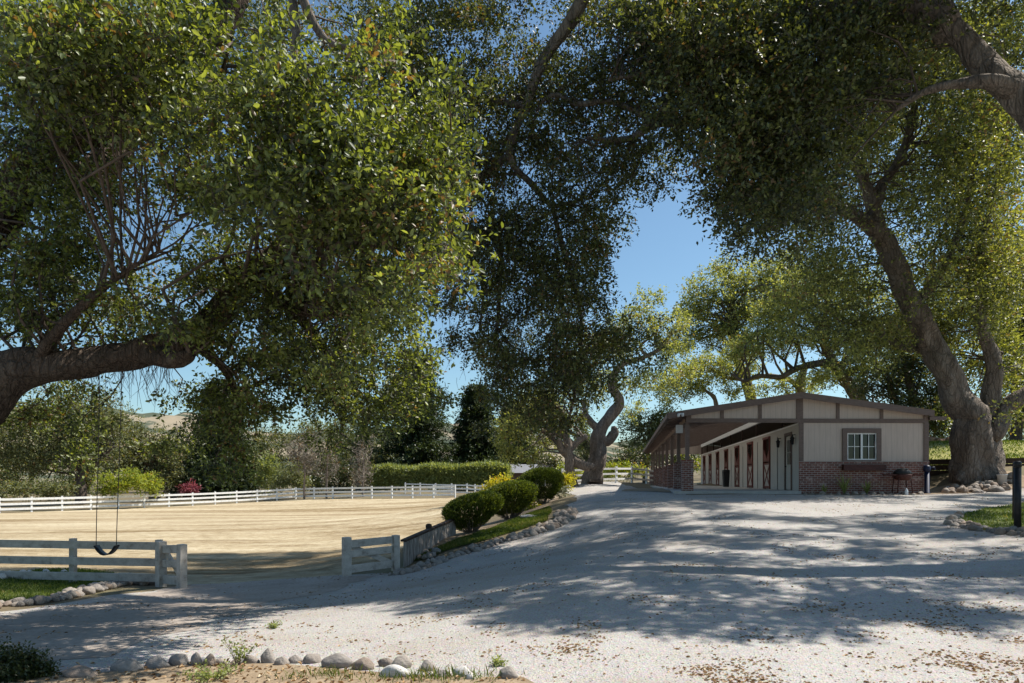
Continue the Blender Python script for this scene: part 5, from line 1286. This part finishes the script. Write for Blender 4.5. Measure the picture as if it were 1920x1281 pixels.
# near arena fence, left of the gateway
def yline(px, d): return ((px - HX) / F * d, d)
pl = [yline(-330, 15.2), yline(298, 14.7)]
zl = zg(*pl[1])
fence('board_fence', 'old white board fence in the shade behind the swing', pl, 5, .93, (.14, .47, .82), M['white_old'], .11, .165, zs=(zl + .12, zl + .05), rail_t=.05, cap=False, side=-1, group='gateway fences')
def gatepanel(name, label, x0, x1, d0, d1, h, post, dz=0.0, seed=0, diag=True):
    a = np.array([(x0 - HX) / F * d0, d0]); b = np.array([(x1 - HX) / F * d1, d1])
    za, zb = zg(*a) + dz, zg(*b) + dz
    r = empty(name, (a[0], a[1], za), label, 'gate', 'gateway fences')
    A = np.zeros(3); B = np.array([b[0] - a[0], b[1] - a[1], zb - za]); d = nrmz(B[None])[0]
    for p, hh, w in ((A, h + .06, post), (B, h, post * .9)):
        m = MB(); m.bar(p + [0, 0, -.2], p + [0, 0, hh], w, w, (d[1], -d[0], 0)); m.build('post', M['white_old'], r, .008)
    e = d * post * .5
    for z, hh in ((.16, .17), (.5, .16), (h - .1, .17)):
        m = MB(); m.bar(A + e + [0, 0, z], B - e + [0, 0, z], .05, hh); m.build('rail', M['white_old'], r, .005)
    if diag:
        nrm_ = np.array([-d[1], d[0], 0]) * .055
        m = MB(); m.bar(A + e + nrm_ + [0, 0, h - .14], B - e + nrm_ + [0, 0, .18], .04, .12); m.build('brace', M['white_old'], r)
    return r
gatepanel('gate_panel', 'short white gate panel with thick peeling posts left of the arena gateway', 302, 341, 14.4, 13.9, .90, .17, 0, 1)
gatepanel('gate_panel', 'white three rail gate panel with diagonal brace right of the arena gateway', 650, 742, 15.2, 15.9, .82, .17, 0, 2)

# plank retaining wall
W0, W1 = np.array(at(756, 1058)[:2]), np.array(at(846, 1003)[:2])
W0 = np.array([(756 - HX) / F * 16.2, 16.2]); W1 = np.array([(852 - HX) / F * 19.6, 19.6])
rw = empty('plank_wall', (W0[0], W0[1], zg(*W0)), 'low weathered grey plank wall with dark cap beside the gate panel', 'wall')
mw = MB(); rg = np.random.default_rng(5); n = 22
hz = lambda t: .60 - .14 * t
for k in range(n):
    t0, t1 = k / n + .002, (k + 1) / n - .002
    a = W0 + (W1 - W0) * t0; b = W0 + (W1 - W0) * t1; j = rg.normal(0, .006)
    dn = nrmz(np.array([[W1[1] - W0[1], -(W1[0] - W0[0])]]))[0] * .05
    zb = zg(*a) - .15; zt = zg(*W0) + (zg(*W1) - zg(*W0)) * t0 + hz(t0)
    c = []
    for z in (zb, zt):
        for p in (a + dn * (1 + j * 9), b + dn * (1 + j * 9), b, a): c.append((p[0] - W0[0], p[1] - W0[1], z - zg(*W0)))
    mw.hexa(c)
mw.build('planks', M['plank'], rw)
mc = MB(); mc.bar((0, 0, hz(0) + .03), (W1[0] - W0[0], W1[1] - W0[1], zg(*W1) - zg(*W0) + hz(1) + .03), .14, .05); mc.build('cap', M['darkwood'], rw)
mk = MB(); pk = (W1 - W0) * .48; zk = (zg(*W1) - zg(*W0)) * .48 + hz(.48)
mk.lathe([(.075, zk - .5), (.08, zk + .07), (.085, zk + .10), (.075, zk + .15), (.03, zk + .17)], (pk[0] - .05, pk[1] + .1, 0), 12); mk.build('post', M['darkwood'], rw)

# ------------------------------------------------------------------ swing
sw = empty('rope_swing', tuple(P(203, 1040, 9.6)), 'child swing with sagging black belt seat hanging on two long thin chains', 'swing')
s0 = np.array(sw.location)
for a, b in (((186, 700), (181, 1025)), ((228, 690), (219, 1022))):
    m = MB(); pt = [P(a[0] + (b[0] - a[0]) * t + .8 * math.sin(t * 5), a[1] + (b[1] - a[1]) * t, 9.3 + .3 * t) - s0 for t in np.linspace(0, 1, 12)]
    if True:
        for i in range(11):
            pass
    m.tube(pt, [.0055] * 12, 6); m.build('chain', M['rope'], sw)
m = MB(); V = []; Fc = []
for i in range(13):
    t = i / 12; x = 181 + 38 * t; y = 1024 + 17 * math.sin(math.pi * t) ** .8
    c = P(x, y, 9.6) - s0
    for dy in (-.07, .07):
        V += [(c[0], c[1] + dy, c[2]), (c[0], c[1] + dy, c[2] + .012)]
for i in range(12):
    k = 4 * i; Fc += [(k, k + 4, k + 6, k + 2), (k + 1, k + 3, k + 7, k + 5), (k, k + 1, k + 5, k + 4), (k + 2, k + 6, k + 7, k + 3)]
m.add(V, Fc, True); m.build('seat', M['black'], sw)

# ------------------------------------------------------------------ bollard light on the island
x = (1908 - HX) / F * 13.0
bo = empty('lamp_post', (x, 13.0, zg(x, 13.0)), 'slim dark post standing on the grass island at the right edge', 'post')
m = MB(); m.lathe([(.062, -.05), (.062, 1.26)], (0, 0, 0), 14); m.build('shaft', M['black'], bo)
m = MB(); m.lathe([(.066, 1.262), (.068, 1.34), (.055, 1.37), (.01, 1.38)], (0, 0, 0), 14); m.build('cap', M['black'], bo)
bo2 = empty('marker_stake', ((1900 - HX) / F * 15, 15.0, zg((1900 - HX) / F * 15, 15.0)), 'thin dark stake standing just behind the slim post', 'stake')
m = MB(); m.tube([(0, 0, -.1), (0, 0, 1.3)], [.022, .018], 8); m.build('shaft', M['darkwood'], bo2)

# rear retaining boards, logs and bucket
k0, k1 = np.array([17.0, 28.6]), np.array([18.4, 28.2])
rb2 = empty('board_wall', (16.4, 28.9, zg(16.4, 28.9)), 'low dark brown board wall holding the rear lawn beside the barn', 'wall')
for i in range(4):
    m = MB(); z = .05 + i * .235
    m.bar((0, 0, z + .1), (4.6, -1.0, z + .16), .08, .22); m.build('board', M['darkwood'], rb2)
for k in range(4):
    m = MB(); m.bar((.2 + k * 1.35, -.1 - k * .29, -.3), (.2 + k * 1.35, -.1 - k * .29, 1.08), .1, .1); m.build('post', M['darkwood'], rb2)
LG = 'cut logs lying on the rear lawn'
for i, (lab, x0, y0, x1, y1, r_) in enumerate([('pale sawn log lying on the far left of the rear lawn', 1738, 828, 1752, 832, .30), ('long reddish log slanting across the back of the rear lawn', 1757, 832, 1782, 826, .22), ('thick red brown log right of the long slanting one', 1778, 829, 1797, 829, .26)]):
    d = 47.0; a = P(x0, y0, d); b = P(x1, y1, d + .6)
    a[2] = zg(a[0], a[1]) + r_ * .9; b[2] = zg(b[0], b[1]) + r_ * .9
    lo = empty('log', tuple(a - [0, 0, r_ * .9]), lab, 'log', LG); l0 = np.array(lo.location)
    m = MB(); op, orr = catmull([a, (a + b) / 2 + [0, 0, .05], b], [r_, r_ * .92, r_ * .85], 4); m.tube([p - l0 for p in op], orr, 10, .12, True, i * 3.1, .04); m.build('trunk_piece', M['log'], lo)
bu = empty('bucket', tuple(P(1879, 890, 25.6)), 'pale blue bucket on the stones at the foot of the leaning oak', 'bucket')
bu.location.z = zg(bu.location.x, bu.location.y)
m = MB(); m.lathe([(.13, .0), (.17, .36), (.18, .36), (.18, .38), (.165, .38), (.12, .03)], (0, 0, 0), 16); m.build('body', M['sidewhite'], bu)
m = MB(); m.tube([(-.175, 0, .36), (-.12, -.02, .5), (0, -.03, .55), (.12, -.02, .5), (.175, 0, .36)], [.008] * 5, 6); m.build('handle', M['blue'], bu)

# far house roof behind the hedge
fh = empty('farm_house', (-6.0, 96, zg(-6.0, 96)), 'low house with long grey roof half hidden behind the hedge', 'house')
m = MB(); m.box(0, 17, 0, 8, -.5, 1.9); m.build('wall', M['brown'], fh)
m = MB(); m.hexa([(-.6, -.8, 1.85), (17.6, -.8, 1.85), (17.6, 8.8, 1.85), (-.6, 8.8, 1.85), (.6, 3.6, 3.15), (16.4, 3.6, 3.15), (16.4, 4.4, 3.15), (.6, 4.4, 3.15)]); m.build('roof', M['farroof'], fh)
m = MB()
for k in range(5): m.box(1.5 + k * 3, 2.9 + k * 3, -.03, -.005, .7, 1.6)
for k in range(5):
    m = MB(); m.box(1.5 + k * 3, 2.9 + k * 3, -.04, -.005, .7, 1.6); m.build('window', M['glass'], fh)

# ------------------------------------------------------------------ stones
def stone_mesh(k):
    import bmesh
    bm = bmesh.new(); bmesh.ops.create_icosphere(bm, subdivisions=3, radius=1.0)
    rr = random.Random(k * 17 + 3); PL = [(Vector((rr.uniform(-1, 1), rr.uniform(-1, 1), rr.uniform(-.1, 1))).normalized(), rr.uniform(.66, .9)) for _ in range(7)]
    for v in bm.verts:
        f = 1 + .22 * noise.noise(v.co * 1.1 + Vector((k * 5.1, 0, 0))) + .07 * noise.noise(v.co * 2.6 + Vector((0, k * 3.3, 0)))
        c = v.co * f; v.co = Vector((c.x, c.y, c.z * (1 if c.z > 0 else .8)))
        # flattened facets
        for n_, h_ in PL:
            d = v.co.dot(n_) - h_
            if d > 0: v.co -= n_ * d * .8
    me = bpy.data.meshes.new('stone'); bm.to_mesh(me); bm.free()
    me.polygons.foreach_set('use_smooth', [True] * len(me.polygons)); me.materials.append(M['stone']); return me
SM = [stone_mesh(k) for k in range(9)]
srg = random.Random(11)
def stone(x, y, w, h, dep, label, group, rz=None, sink=.28, z=None, mesh=None, tilt=.25):
    spec = (max(w, dep) / y, mesh or srg.choice(SM), (x, y, (zg(x, y) if z is None else z) + h * (.5 - sink)), (srg.uniform(-tilt, tilt), srg.uniform(-tilt, tilt), srg.uniform(0, 6.28) if rz is None else rz), (w / 2, dep / 2, h / 2), label, group)
    STONES.append(spec)
STONES = []
def place_stones(nmax=285):
    STONES.sort(key=lambda q: -q[0] - (10 if q[6] == FSG else 0))
    for q in STONES[:nmax]:
        o = bpy.data.objects.new('stone', q[1]); COL.objects.link(o)
        o.location, o.rotation_euler, o.scale = q[2], q[3], q[4]; tag(o, q[5], 'stone', q[6])
        if 'white' in q[5]:
            o.material_slots[0].link = 'OBJECT'; o.material_slots[0].material = M.setdefault('stone_white', noisy('white_cobble', [(0.3, (0.46, 0.42, 0.38)), (0.7, (0.62, 0.59, 0.55))], 6, 0.8, 0.3, 0.02, False, 5))
    V = []; Fl = []; lt = []; off = 0
    for q in STONES[nmax:]:
        me = q[1]; c = np.empty(len(me.vertices) * 3, np.float32); me.vertices.foreach_get('co', c); c = c.reshape(-1, 3)
        mat = np.array(Matrix.LocRotScale(Vector(q[2]), __import__('mathutils').Euler(q[3]), Vector(q[4])))
        V.append(c @ mat[:3, :3].T + mat[:3, 3]); li = np.empty(len(me.loops), np.int32); me.loops.foreach_get('vertex_index', li)
        Fl.append(li + off); lt += [3] * len(me.polygons); off += len(c)
    if V:
        tag(link('small_cobbles', np_mesh('small_cobbles', np.concatenate(V), np.concatenate(Fl), lt, None, True), M['stone_mixed']), 'small cobbles filling the stone edgings', 'cobbles', kind='stuff')

FSG = 'river stones edging the near planting bed'
fore = [  # px, base py, width px, height px, label
    (150, 1278, 70, 22, 'flat dark stone sunk in the shade at the lower left'),
    (235, 1268, 60, 26, 'low brown stone in the shade left of the rounded ones'),
    (295, 1262, 50, 26, 'brown shaded stone just left of the first round grey stone'),
    (335, 1258, 36, 27, 'round banded grey stone, leftmost of the three upright round ones'),
    (368, 1259, 25, 27, 'round pale grey stone in the middle of the three upright ones'),
    (393, 1257, 25, 28, 'round warm grey stone, rightmost of the three upright ones'),
    (413, 1254, 24, 13, 'low brown wedge stone right of the three upright round stones'),
    (442, 1252, 24, 12, 'small pale stone half hidden by the weeds'),
    (470, 1250, 34, 18, 'flat pale grey stone left of the pointed stone'),
    (502, 1251, 28, 30, 'pointed dark grey stone standing upright in the edging'),
    (527, 1253, 28, 20, 'small tan stone right of the pointed grey one'),
    (554, 1251, 28, 17, 'low tan rounded stone, second right of the pointed one'),
    (586, 1251, 34, 20, 'brown wedge shaped stone left of the long stone'),
    (630, 1260, 58, 27, 'long blocky brown stone, widest in the edging'),
    (680, 1263, 44, 26, 'grey tapering stone right of the long blocky one'),
    (724, 1256, 28, 18, 'small tan stone tucked behind the pale flat slab'),
    (752, 1262, 46, 26, 'curved brown grey stone arching over the pale slab'),
    (741, 1278, 60, 26, 'large flat white stone slab at the bottom of the frame'),
    (802, 1267, 30, 22, 'rounded orange tan stone right of the pale slab'),
    (825, 1276, 36, 15, 'low yellow tan stone in the grass'),
    (868, 1275, 40, 22, 'smooth white rounded stone in the grass'),
    (884, 1280, 24, 16, 'dark speckled stone resting against the white rounded one'),
    (952, 1284, 36, 24, 'tan brown stone, rightmost of the near edging'),
]
for i, (px, py, w, h, lab) in enumerate(fore):
    p = at(px, py - 3); d = p[1]
    W = w / F * d; Hh = h / F * d * 1.25
    stone(p[0], p[1], W, Hh * 1.08, W * (.75 if w < 40 else .55), lab, FSG, rz=srg.uniform(-.25, .25), sink=.24, mesh=SM[i % 9], tilt=.12)

def along(poly, step):
    poly = [np.array(p[:2], float) for p in poly]; out = []; carry = 0
    for a, b in zip(poly[:-1], poly[1:]):
        L = np.linalg.norm(b - a); s = carry
        while s < L: out.append((a + (b - a) * s / L, (b - a) / L)); s += step
        carry = s - L
    return out
def edging(poly, step, rows, size, label, group, jit=.05, sgn=1):
    for r in range(rows):
        for p, d in along(poly, step):
            nn = np.array([-d[1], d[0]]); q = p + sgn * nn * (r * size * .62 + srg.uniform(-jit, jit)) + d * srg.uniform(-.05, .05)
            s = size * srg.uniform(.6, 1.25)
            stone(q[0], q[1], s * srg.uniform(.8, 1.2), s * srg.uniform(.6, .95), s * srg.uniform(.7, 1.0), label, group, sink=.3 - (.12 if r else 0))
edging(EDGE[:6], .17, 3, .20, 'grey river cobble in the stone edging between grass strip and driveway', 'cobbles edging the grass strip')
edging(EDGE[5:9], .20, 4, .24, 'pale weathered cobble in the heaped end of the grass strip edging', 'cobbles heaped at the upper end of the grass strip')
edging(pxpoly([(-40, 1141), (0, 1138), (70, 1127), (140, 1114), (205, 1098), (285, 1094)]), .16, 4, .19, 'rounded cobble in the stone border of the left grass corner', 'cobbles bordering the left grass corner', sgn=-1)
edging(pxpoly([(285, 1100), (255, 1090), (228, 1084)]), .2, 2, .24, 'rounded cobble in the heap beside the peeling gate post', 'cobbles by the left gate post')
edging(pxpoly([(0, 1088), (20, 1082), (60, 1076), (150, 1075)]), .34, 1, .24, 'cobble lying along the foot of the old white fence', 'cobbles at the fence foot')
edging(pxpoly([(1782, 985), (1815, 993), (1870, 1001), (1920, 1007), (1990, 1014)]), .18, 3, .20, 'cobble edging the front of the grass island by the slim post', 'cobbles edging the grass island')
edging(pxpoly([(1782, 982), (1800, 970)]), .25, 1, .2, 'cobble at the pointed tip of the grass island', 'cobbles at the island tip')
edging([GD(1508, 24.35), GD(1600, 24.35), GD(1670, 24.3), GD(1740, 24.45)], .30, 1, .23, 'small pale cobble lining the bed along the brick base', 'cobbles along the barn base')
for k in range(52):
    px = srg.uniform(1772, 1900); p = GD(px, 24.7 + (1.5 * srg.random()) + .3 * math.sin(px * .05))
    stone(p[0], p[1], srg.uniform(.2, .42), srg.uniform(.16, .34), srg.uniform(.2, .4), 'grey cobble in the terraced heap round the foot of the leaning oak', 'cobbles round the leaning oak', sink=.2)
for k in range(26):
    p = G(srg.uniform(762, 815), 0) if False else at(srg.uniform(762, 822), srg.uniform(1030, 1052))
    stone(p[0], p[1], srg.uniform(.12, .26), srg.uniform(.1, .2), srg.uniform(.12, .24), 'loose cobble in the pile at the foot of the plank wall', 'cobbles below the plank wall', sink=.15)
place_stones()
p = G(1000, 970); cv = tag(bpy.data.objects.new('access_cover', None), 'flat pale grey round access cover set in the grass strip', 'cover'); COL.objects.link(cv); cv.location = tuple(p)
m = MB(); m.lathe([(.34, -.04), (.34, .05), (.30, .065), (.02, .065)], (0, 0, 0), 20); m.build('lid', M['concrete'], cv)
m = MB(); m.lathe([(.36, -.05), (.42, .02), (.38, .045), (.345, .045), (.345, -.05)], (0, 0, 0), 20); m.build('collar', M['concrete'], cv)

# ------------------------------------------------------------------ grass, weeds, litter, pebbles
def scatter_in(poly, n, rg):
    xs = [p[0] for p in poly]; ys = [p[1] for p in poly]; out = []
    while len(out) < n:
        x = rg.uniform(min(xs), max(xs)); y = rg.uniform(min(ys), max(ys))
        if in_poly(x, y, poly): out.append((x, y, zg(x, y)))
    return np.array(out)
def grass(label, poly, n, h, w, seed):
    rg = np.random.default_rng(seed); p = scatter_in(poly, n, rg); p[:, 2] += .015
    d = rg.normal(0, .45, (n, 3)); d[:, 2] = 1
    L = h * rg.uniform(.5, 1.3, n); q = rg.normal(0, 1, (n, 3)); q[:, 2] *= .2
    patch = np.array([noise.noise(Vector((a * 1.1, b * 1.1, seed))) for a, b, c in p])
    tag(link('grass', leaf_mesh('grass', p, d, q, L, w, False, np.clip(rg.random(n) * .8 + patch * .35 + .05, 0, 1), rg, .1, .2), M['grass']), label, 'grass', kind='stuff')
grass('short green grass on the strip beside the drive', LAWNR_P, 26000, .075, .014, 1)
grass('short sunlit grass in the left corner bed', LAWNL_P, 24000, .075, .012, 2)
grass('short grass on the island at the right', ISL_P, 22000, .07, .014, 3)
grass('dry grass on the lawn behind the barn', [(17.6, 29), (24, 27.5), (32, 32), (34, 52), (20, 52)], 16000, .12, .05, 4)
tuft = []
rg = np.random.default_rng(61)
for (px, py, n, s) in ((610, 1272, 60, .10), (650, 1279, 60, .12), (775, 1279, 110, .14), (800, 1274, 90, .12), (830, 1280, 120, .12), (900, 1282, 70, .10), (540, 1279, 30, .07)):
    p = at(px, py); k = rg.normal(0, s, (n, 2)) * [1.6, .6] + p[:2]
    tuft += [(a, b, zg(a, b)) for a, b in k]
tuft = np.array(tuft); n = len(tuft); d = rg.normal(0, .4, (n, 3)); d[:, 2] = 1; q = rg.normal(0, 1, (n, 3)); q[:, 2] *= .2
tag(link('grass', leaf_mesh('grass', tuft, d, q, .10 * rg.uniform(.5, 1.4, n), .008, False, None, rg, .1, .3), M['grass']), 'tufts of green grass among the near edging stones', 'grass', kind='stuff')
def weed(label, px, py, h, n, seed, spread):
    rg = np.random.default_rng(seed); p0 = G(px, py)
    r = empty('weed', tuple(p0), label, 'plant', 'weeds by the near stones'); mb = MB(); c = []; dv = []
    for i in range(n):
        a = rg.uniform(0, 6.28); tip = np.array([math.cos(a) * spread * rg.uniform(.3, 1), math.sin(a) * spread * rg.uniform(.3, 1), h * rg.uniform(.4, 1)])
        mb.tube([(0, 0, -.02), tip * .5 + [0, 0, h * .12], tip], [.004, .003, .0015], 4, cap=False)
        for t in np.linspace(.3, 1, 6): c.append(tip * t + [0, 0, h * .12 * math.sin(math.pi * t)]); dv.append(rg.normal(0, 1, 3) + [0, 0, .4])
    mb.build('stems', M['twig'], r)
    pp, ax, q = twig_leaves(np.array(c), np.array(dv), 5, .03, rg, 1.0, .7); Ls = .022 * rg.uniform(.6, 1.4, len(pp))
    link('leaves', leaf_mesh('leaves', pp, ax, q, Ls, Ls * .6, False, None, rg), M['hedge'], r)
weed('straggly weed with thin stems growing between the near edging stones', 447, 1252, .27, 12, 81, .16)
weed('low sprawling weed below the straggly one at the bottom edge', 400, 1278, .12, 26, 82, .28)
weed('small green weed on the gravel behind the near edging stones', 512, 1182, .09, 10, 83, .12)
weed('tiny dark weed on the gravel right of the tan stones', 932, 1252, .07, 9, 84, .08)
bg_tree('low_shrub', 'dark leafy shrub in the shade at the lower left corner', 'shrub', 40, 5.6, [(20, 1262, 50, 34), (60, 1270, 36, 26), (-30, 1258, 50, 40)], 'oak_dark', 7, 30, 16, 6, None, None)

# leaf litter: dead oak leaves strewn on the gravel
rg = np.random.default_rng(91); L_ = []
while len(L_) < 13000:
    y = 4.6 + 20 * rg.random() ** 2.1; x = rg.uniform(-.85, .85) * y
    if not in_poly(x, y, DRIVE_P): continue
    v = noise.noise(Vector((x * .9, y * 1.3, 7))) + .5 * noise.noise(Vector((x * 3.1, y * 4, 2))) + .18 * (x > 1.5 and y < 8)
    if rg.random() < .03 + max(0, v - .12) * 1.9: L_.append((x, y, zg(x, y) + .016))
L_ = np.array(L_); n = len(L_); a = rg.normal(0, 1, (n, 3)); a[:, 2] *= .14; q = rg.normal(0, .3, (n, 3)); q[:, 2] = 1
Ls = .029 * rg.uniform(.4, 1.7, n)
tag(link('leaf_litter', leaf_mesh('leaf_litter', L_, a, q, Ls, Ls * .38, True, None, rg, .35, .25), M['dry']), 'brown dead oak leaves strewn over the gravel', 'leaf litter', kind='stuff')
Q_ = scatter_in(FORE_P, 2600, rg); Q_ = Q_[(Q_[:, 1] > 4.9)]; Q_[:, 2] += .03; n = len(Q_); a = rg.normal(0, 1, (n, 3)); a[:, 2] *= .3; q = rg.normal(0, .4, (n, 3)); q[:, 2] = 1; Ls = .04 * rg.uniform(.5, 1.4, n)
tag(link('leaf_litter', leaf_mesh('leaf_litter', Q_, a, q, Ls, Ls * .5, True, None, rg, .35, .25), M['dry']), 'pale dead leaves covering the soil behind the near stones', 'leaf litter', kind='stuff')
def pebbles():
    rg = np.random.default_rng(95); P_ = []
    while len(P_) < 9000:
        y = 4.7 + 9 * rg.random() ** 2.2; x = rg.uniform(-.85, .85) * y
        if in_poly(x, y, DRIVE_P): P_.append((x, y, zg(x, y) + .012))
    c = np.array(P_); n = len(c); s = .011 * rg.uniform(.4, 1.0, (n, 1)) ** 1.5
    base = np.array([(1, 0, 0), (0, 1, 0), (-1, 0, 0), (0, -1, 0), (0, 0, .75), (0, 0, -.6)])
    ang = rg.uniform(0, 6.28, n); ca, sa = np.cos(ang), np.sin(ang)
    b = base[None] * rg.uniform(.6, 1.3, (n, 6, 1))
    v = np.stack([b[..., 0] * ca[:, None] - b[..., 1] * sa[:, None], b[..., 0] * sa[:, None] + b[..., 1] * ca[:, None], b[..., 2]], -1) * s[:, None] + c[:, None]
    f = np.array([(0, 1, 4), (1, 2, 4), (2, 3, 4), (3, 0, 4), (1, 0, 5), (2, 1, 5), (3, 2, 5), (0, 3, 5)])
    fl = ((np.arange(n) * 6)[:, None] + f.ravel()[None]).ravel()
    tag(link('gravel', np_mesh('gravel', v.reshape(-1, 3), fl, np.full(n * 8, 3)), M['gravel']), 'loose pale gravel on the drive', 'gravel', kind='stuff')
pebbles()

# ------------------------------------------------------------------ camera, light, sky
cam = bpy.data.cameras.new('camera'); co = bpy.data.objects.new('camera', cam); COL.objects.link(co)
co.location = (0, 0, CZ); co.rotation_euler = (math.radians(90), 0, 0)
cam.sensor_width = 36; cam.lens = 24; cam.shift_y = (HY - 640.5) / 1920; cam.clip_end = 20000; cam.clip_start = .05
scene.camera = co
el = math.asin(SUN[2]); az = math.atan2(SUN[0], SUN[1])
sl = bpy.data.lights.new('sun', 'SUN'); sl.energy = 5.0; sl.angle = math.radians(.53); sl.color = (1.0, .95, .86)
so = bpy.data.objects.new('sun', sl); COL.objects.link(so); so.rotation_euler = Vector(SUN).to_track_quat('Z', 'Y').to_euler()
w = bpy.data.worlds.new('World'); scene.world = w; w.use_nodes = True
nt = w.node_tree; bgn = nt.nodes.get('Background') or nt.nodes.new('ShaderNodeBackground')
sky = nt.nodes.new('ShaderNodeTexSky'); sky.sky_type = 'NISHITA'; sky.sun_disc = False
sky.sun_elevation = el; sky.sun_rotation = az; sky.air_density = 1.0; sky.dust_density = .8; sky.ozone_density = .7
nt.links.new(mixc(nt, 1.0, sky.outputs[0], (.80, .98, 1.01), 'MULTIPLY'), bgn.inputs[0]); bgn.inputs[1].default_value = .092
vs = scene.view_settings; vs.view_transform = 'Standard'; vs.look = 'None'; vs.exposure = .68; vs.gamma = 1.0
scene.render.engine = 'CYCLES'
cy = scene.cycles; cy.max_bounces = 7; cy.diffuse_bounces = 4; cy.glossy_bounces = 2; cy.transmission_bounces = 4; cy.transparent_max_bounces = 6
cy.caustics_reflective = False; cy.caustics_refractive = False; cy.sample_clamp_indirect = 4
cy.use_denoising = True; cy.denoiser = 'OPENIMAGEDENOISE'; cy.denoising_input_passes = 'RGB_ALBEDO_NORMAL'
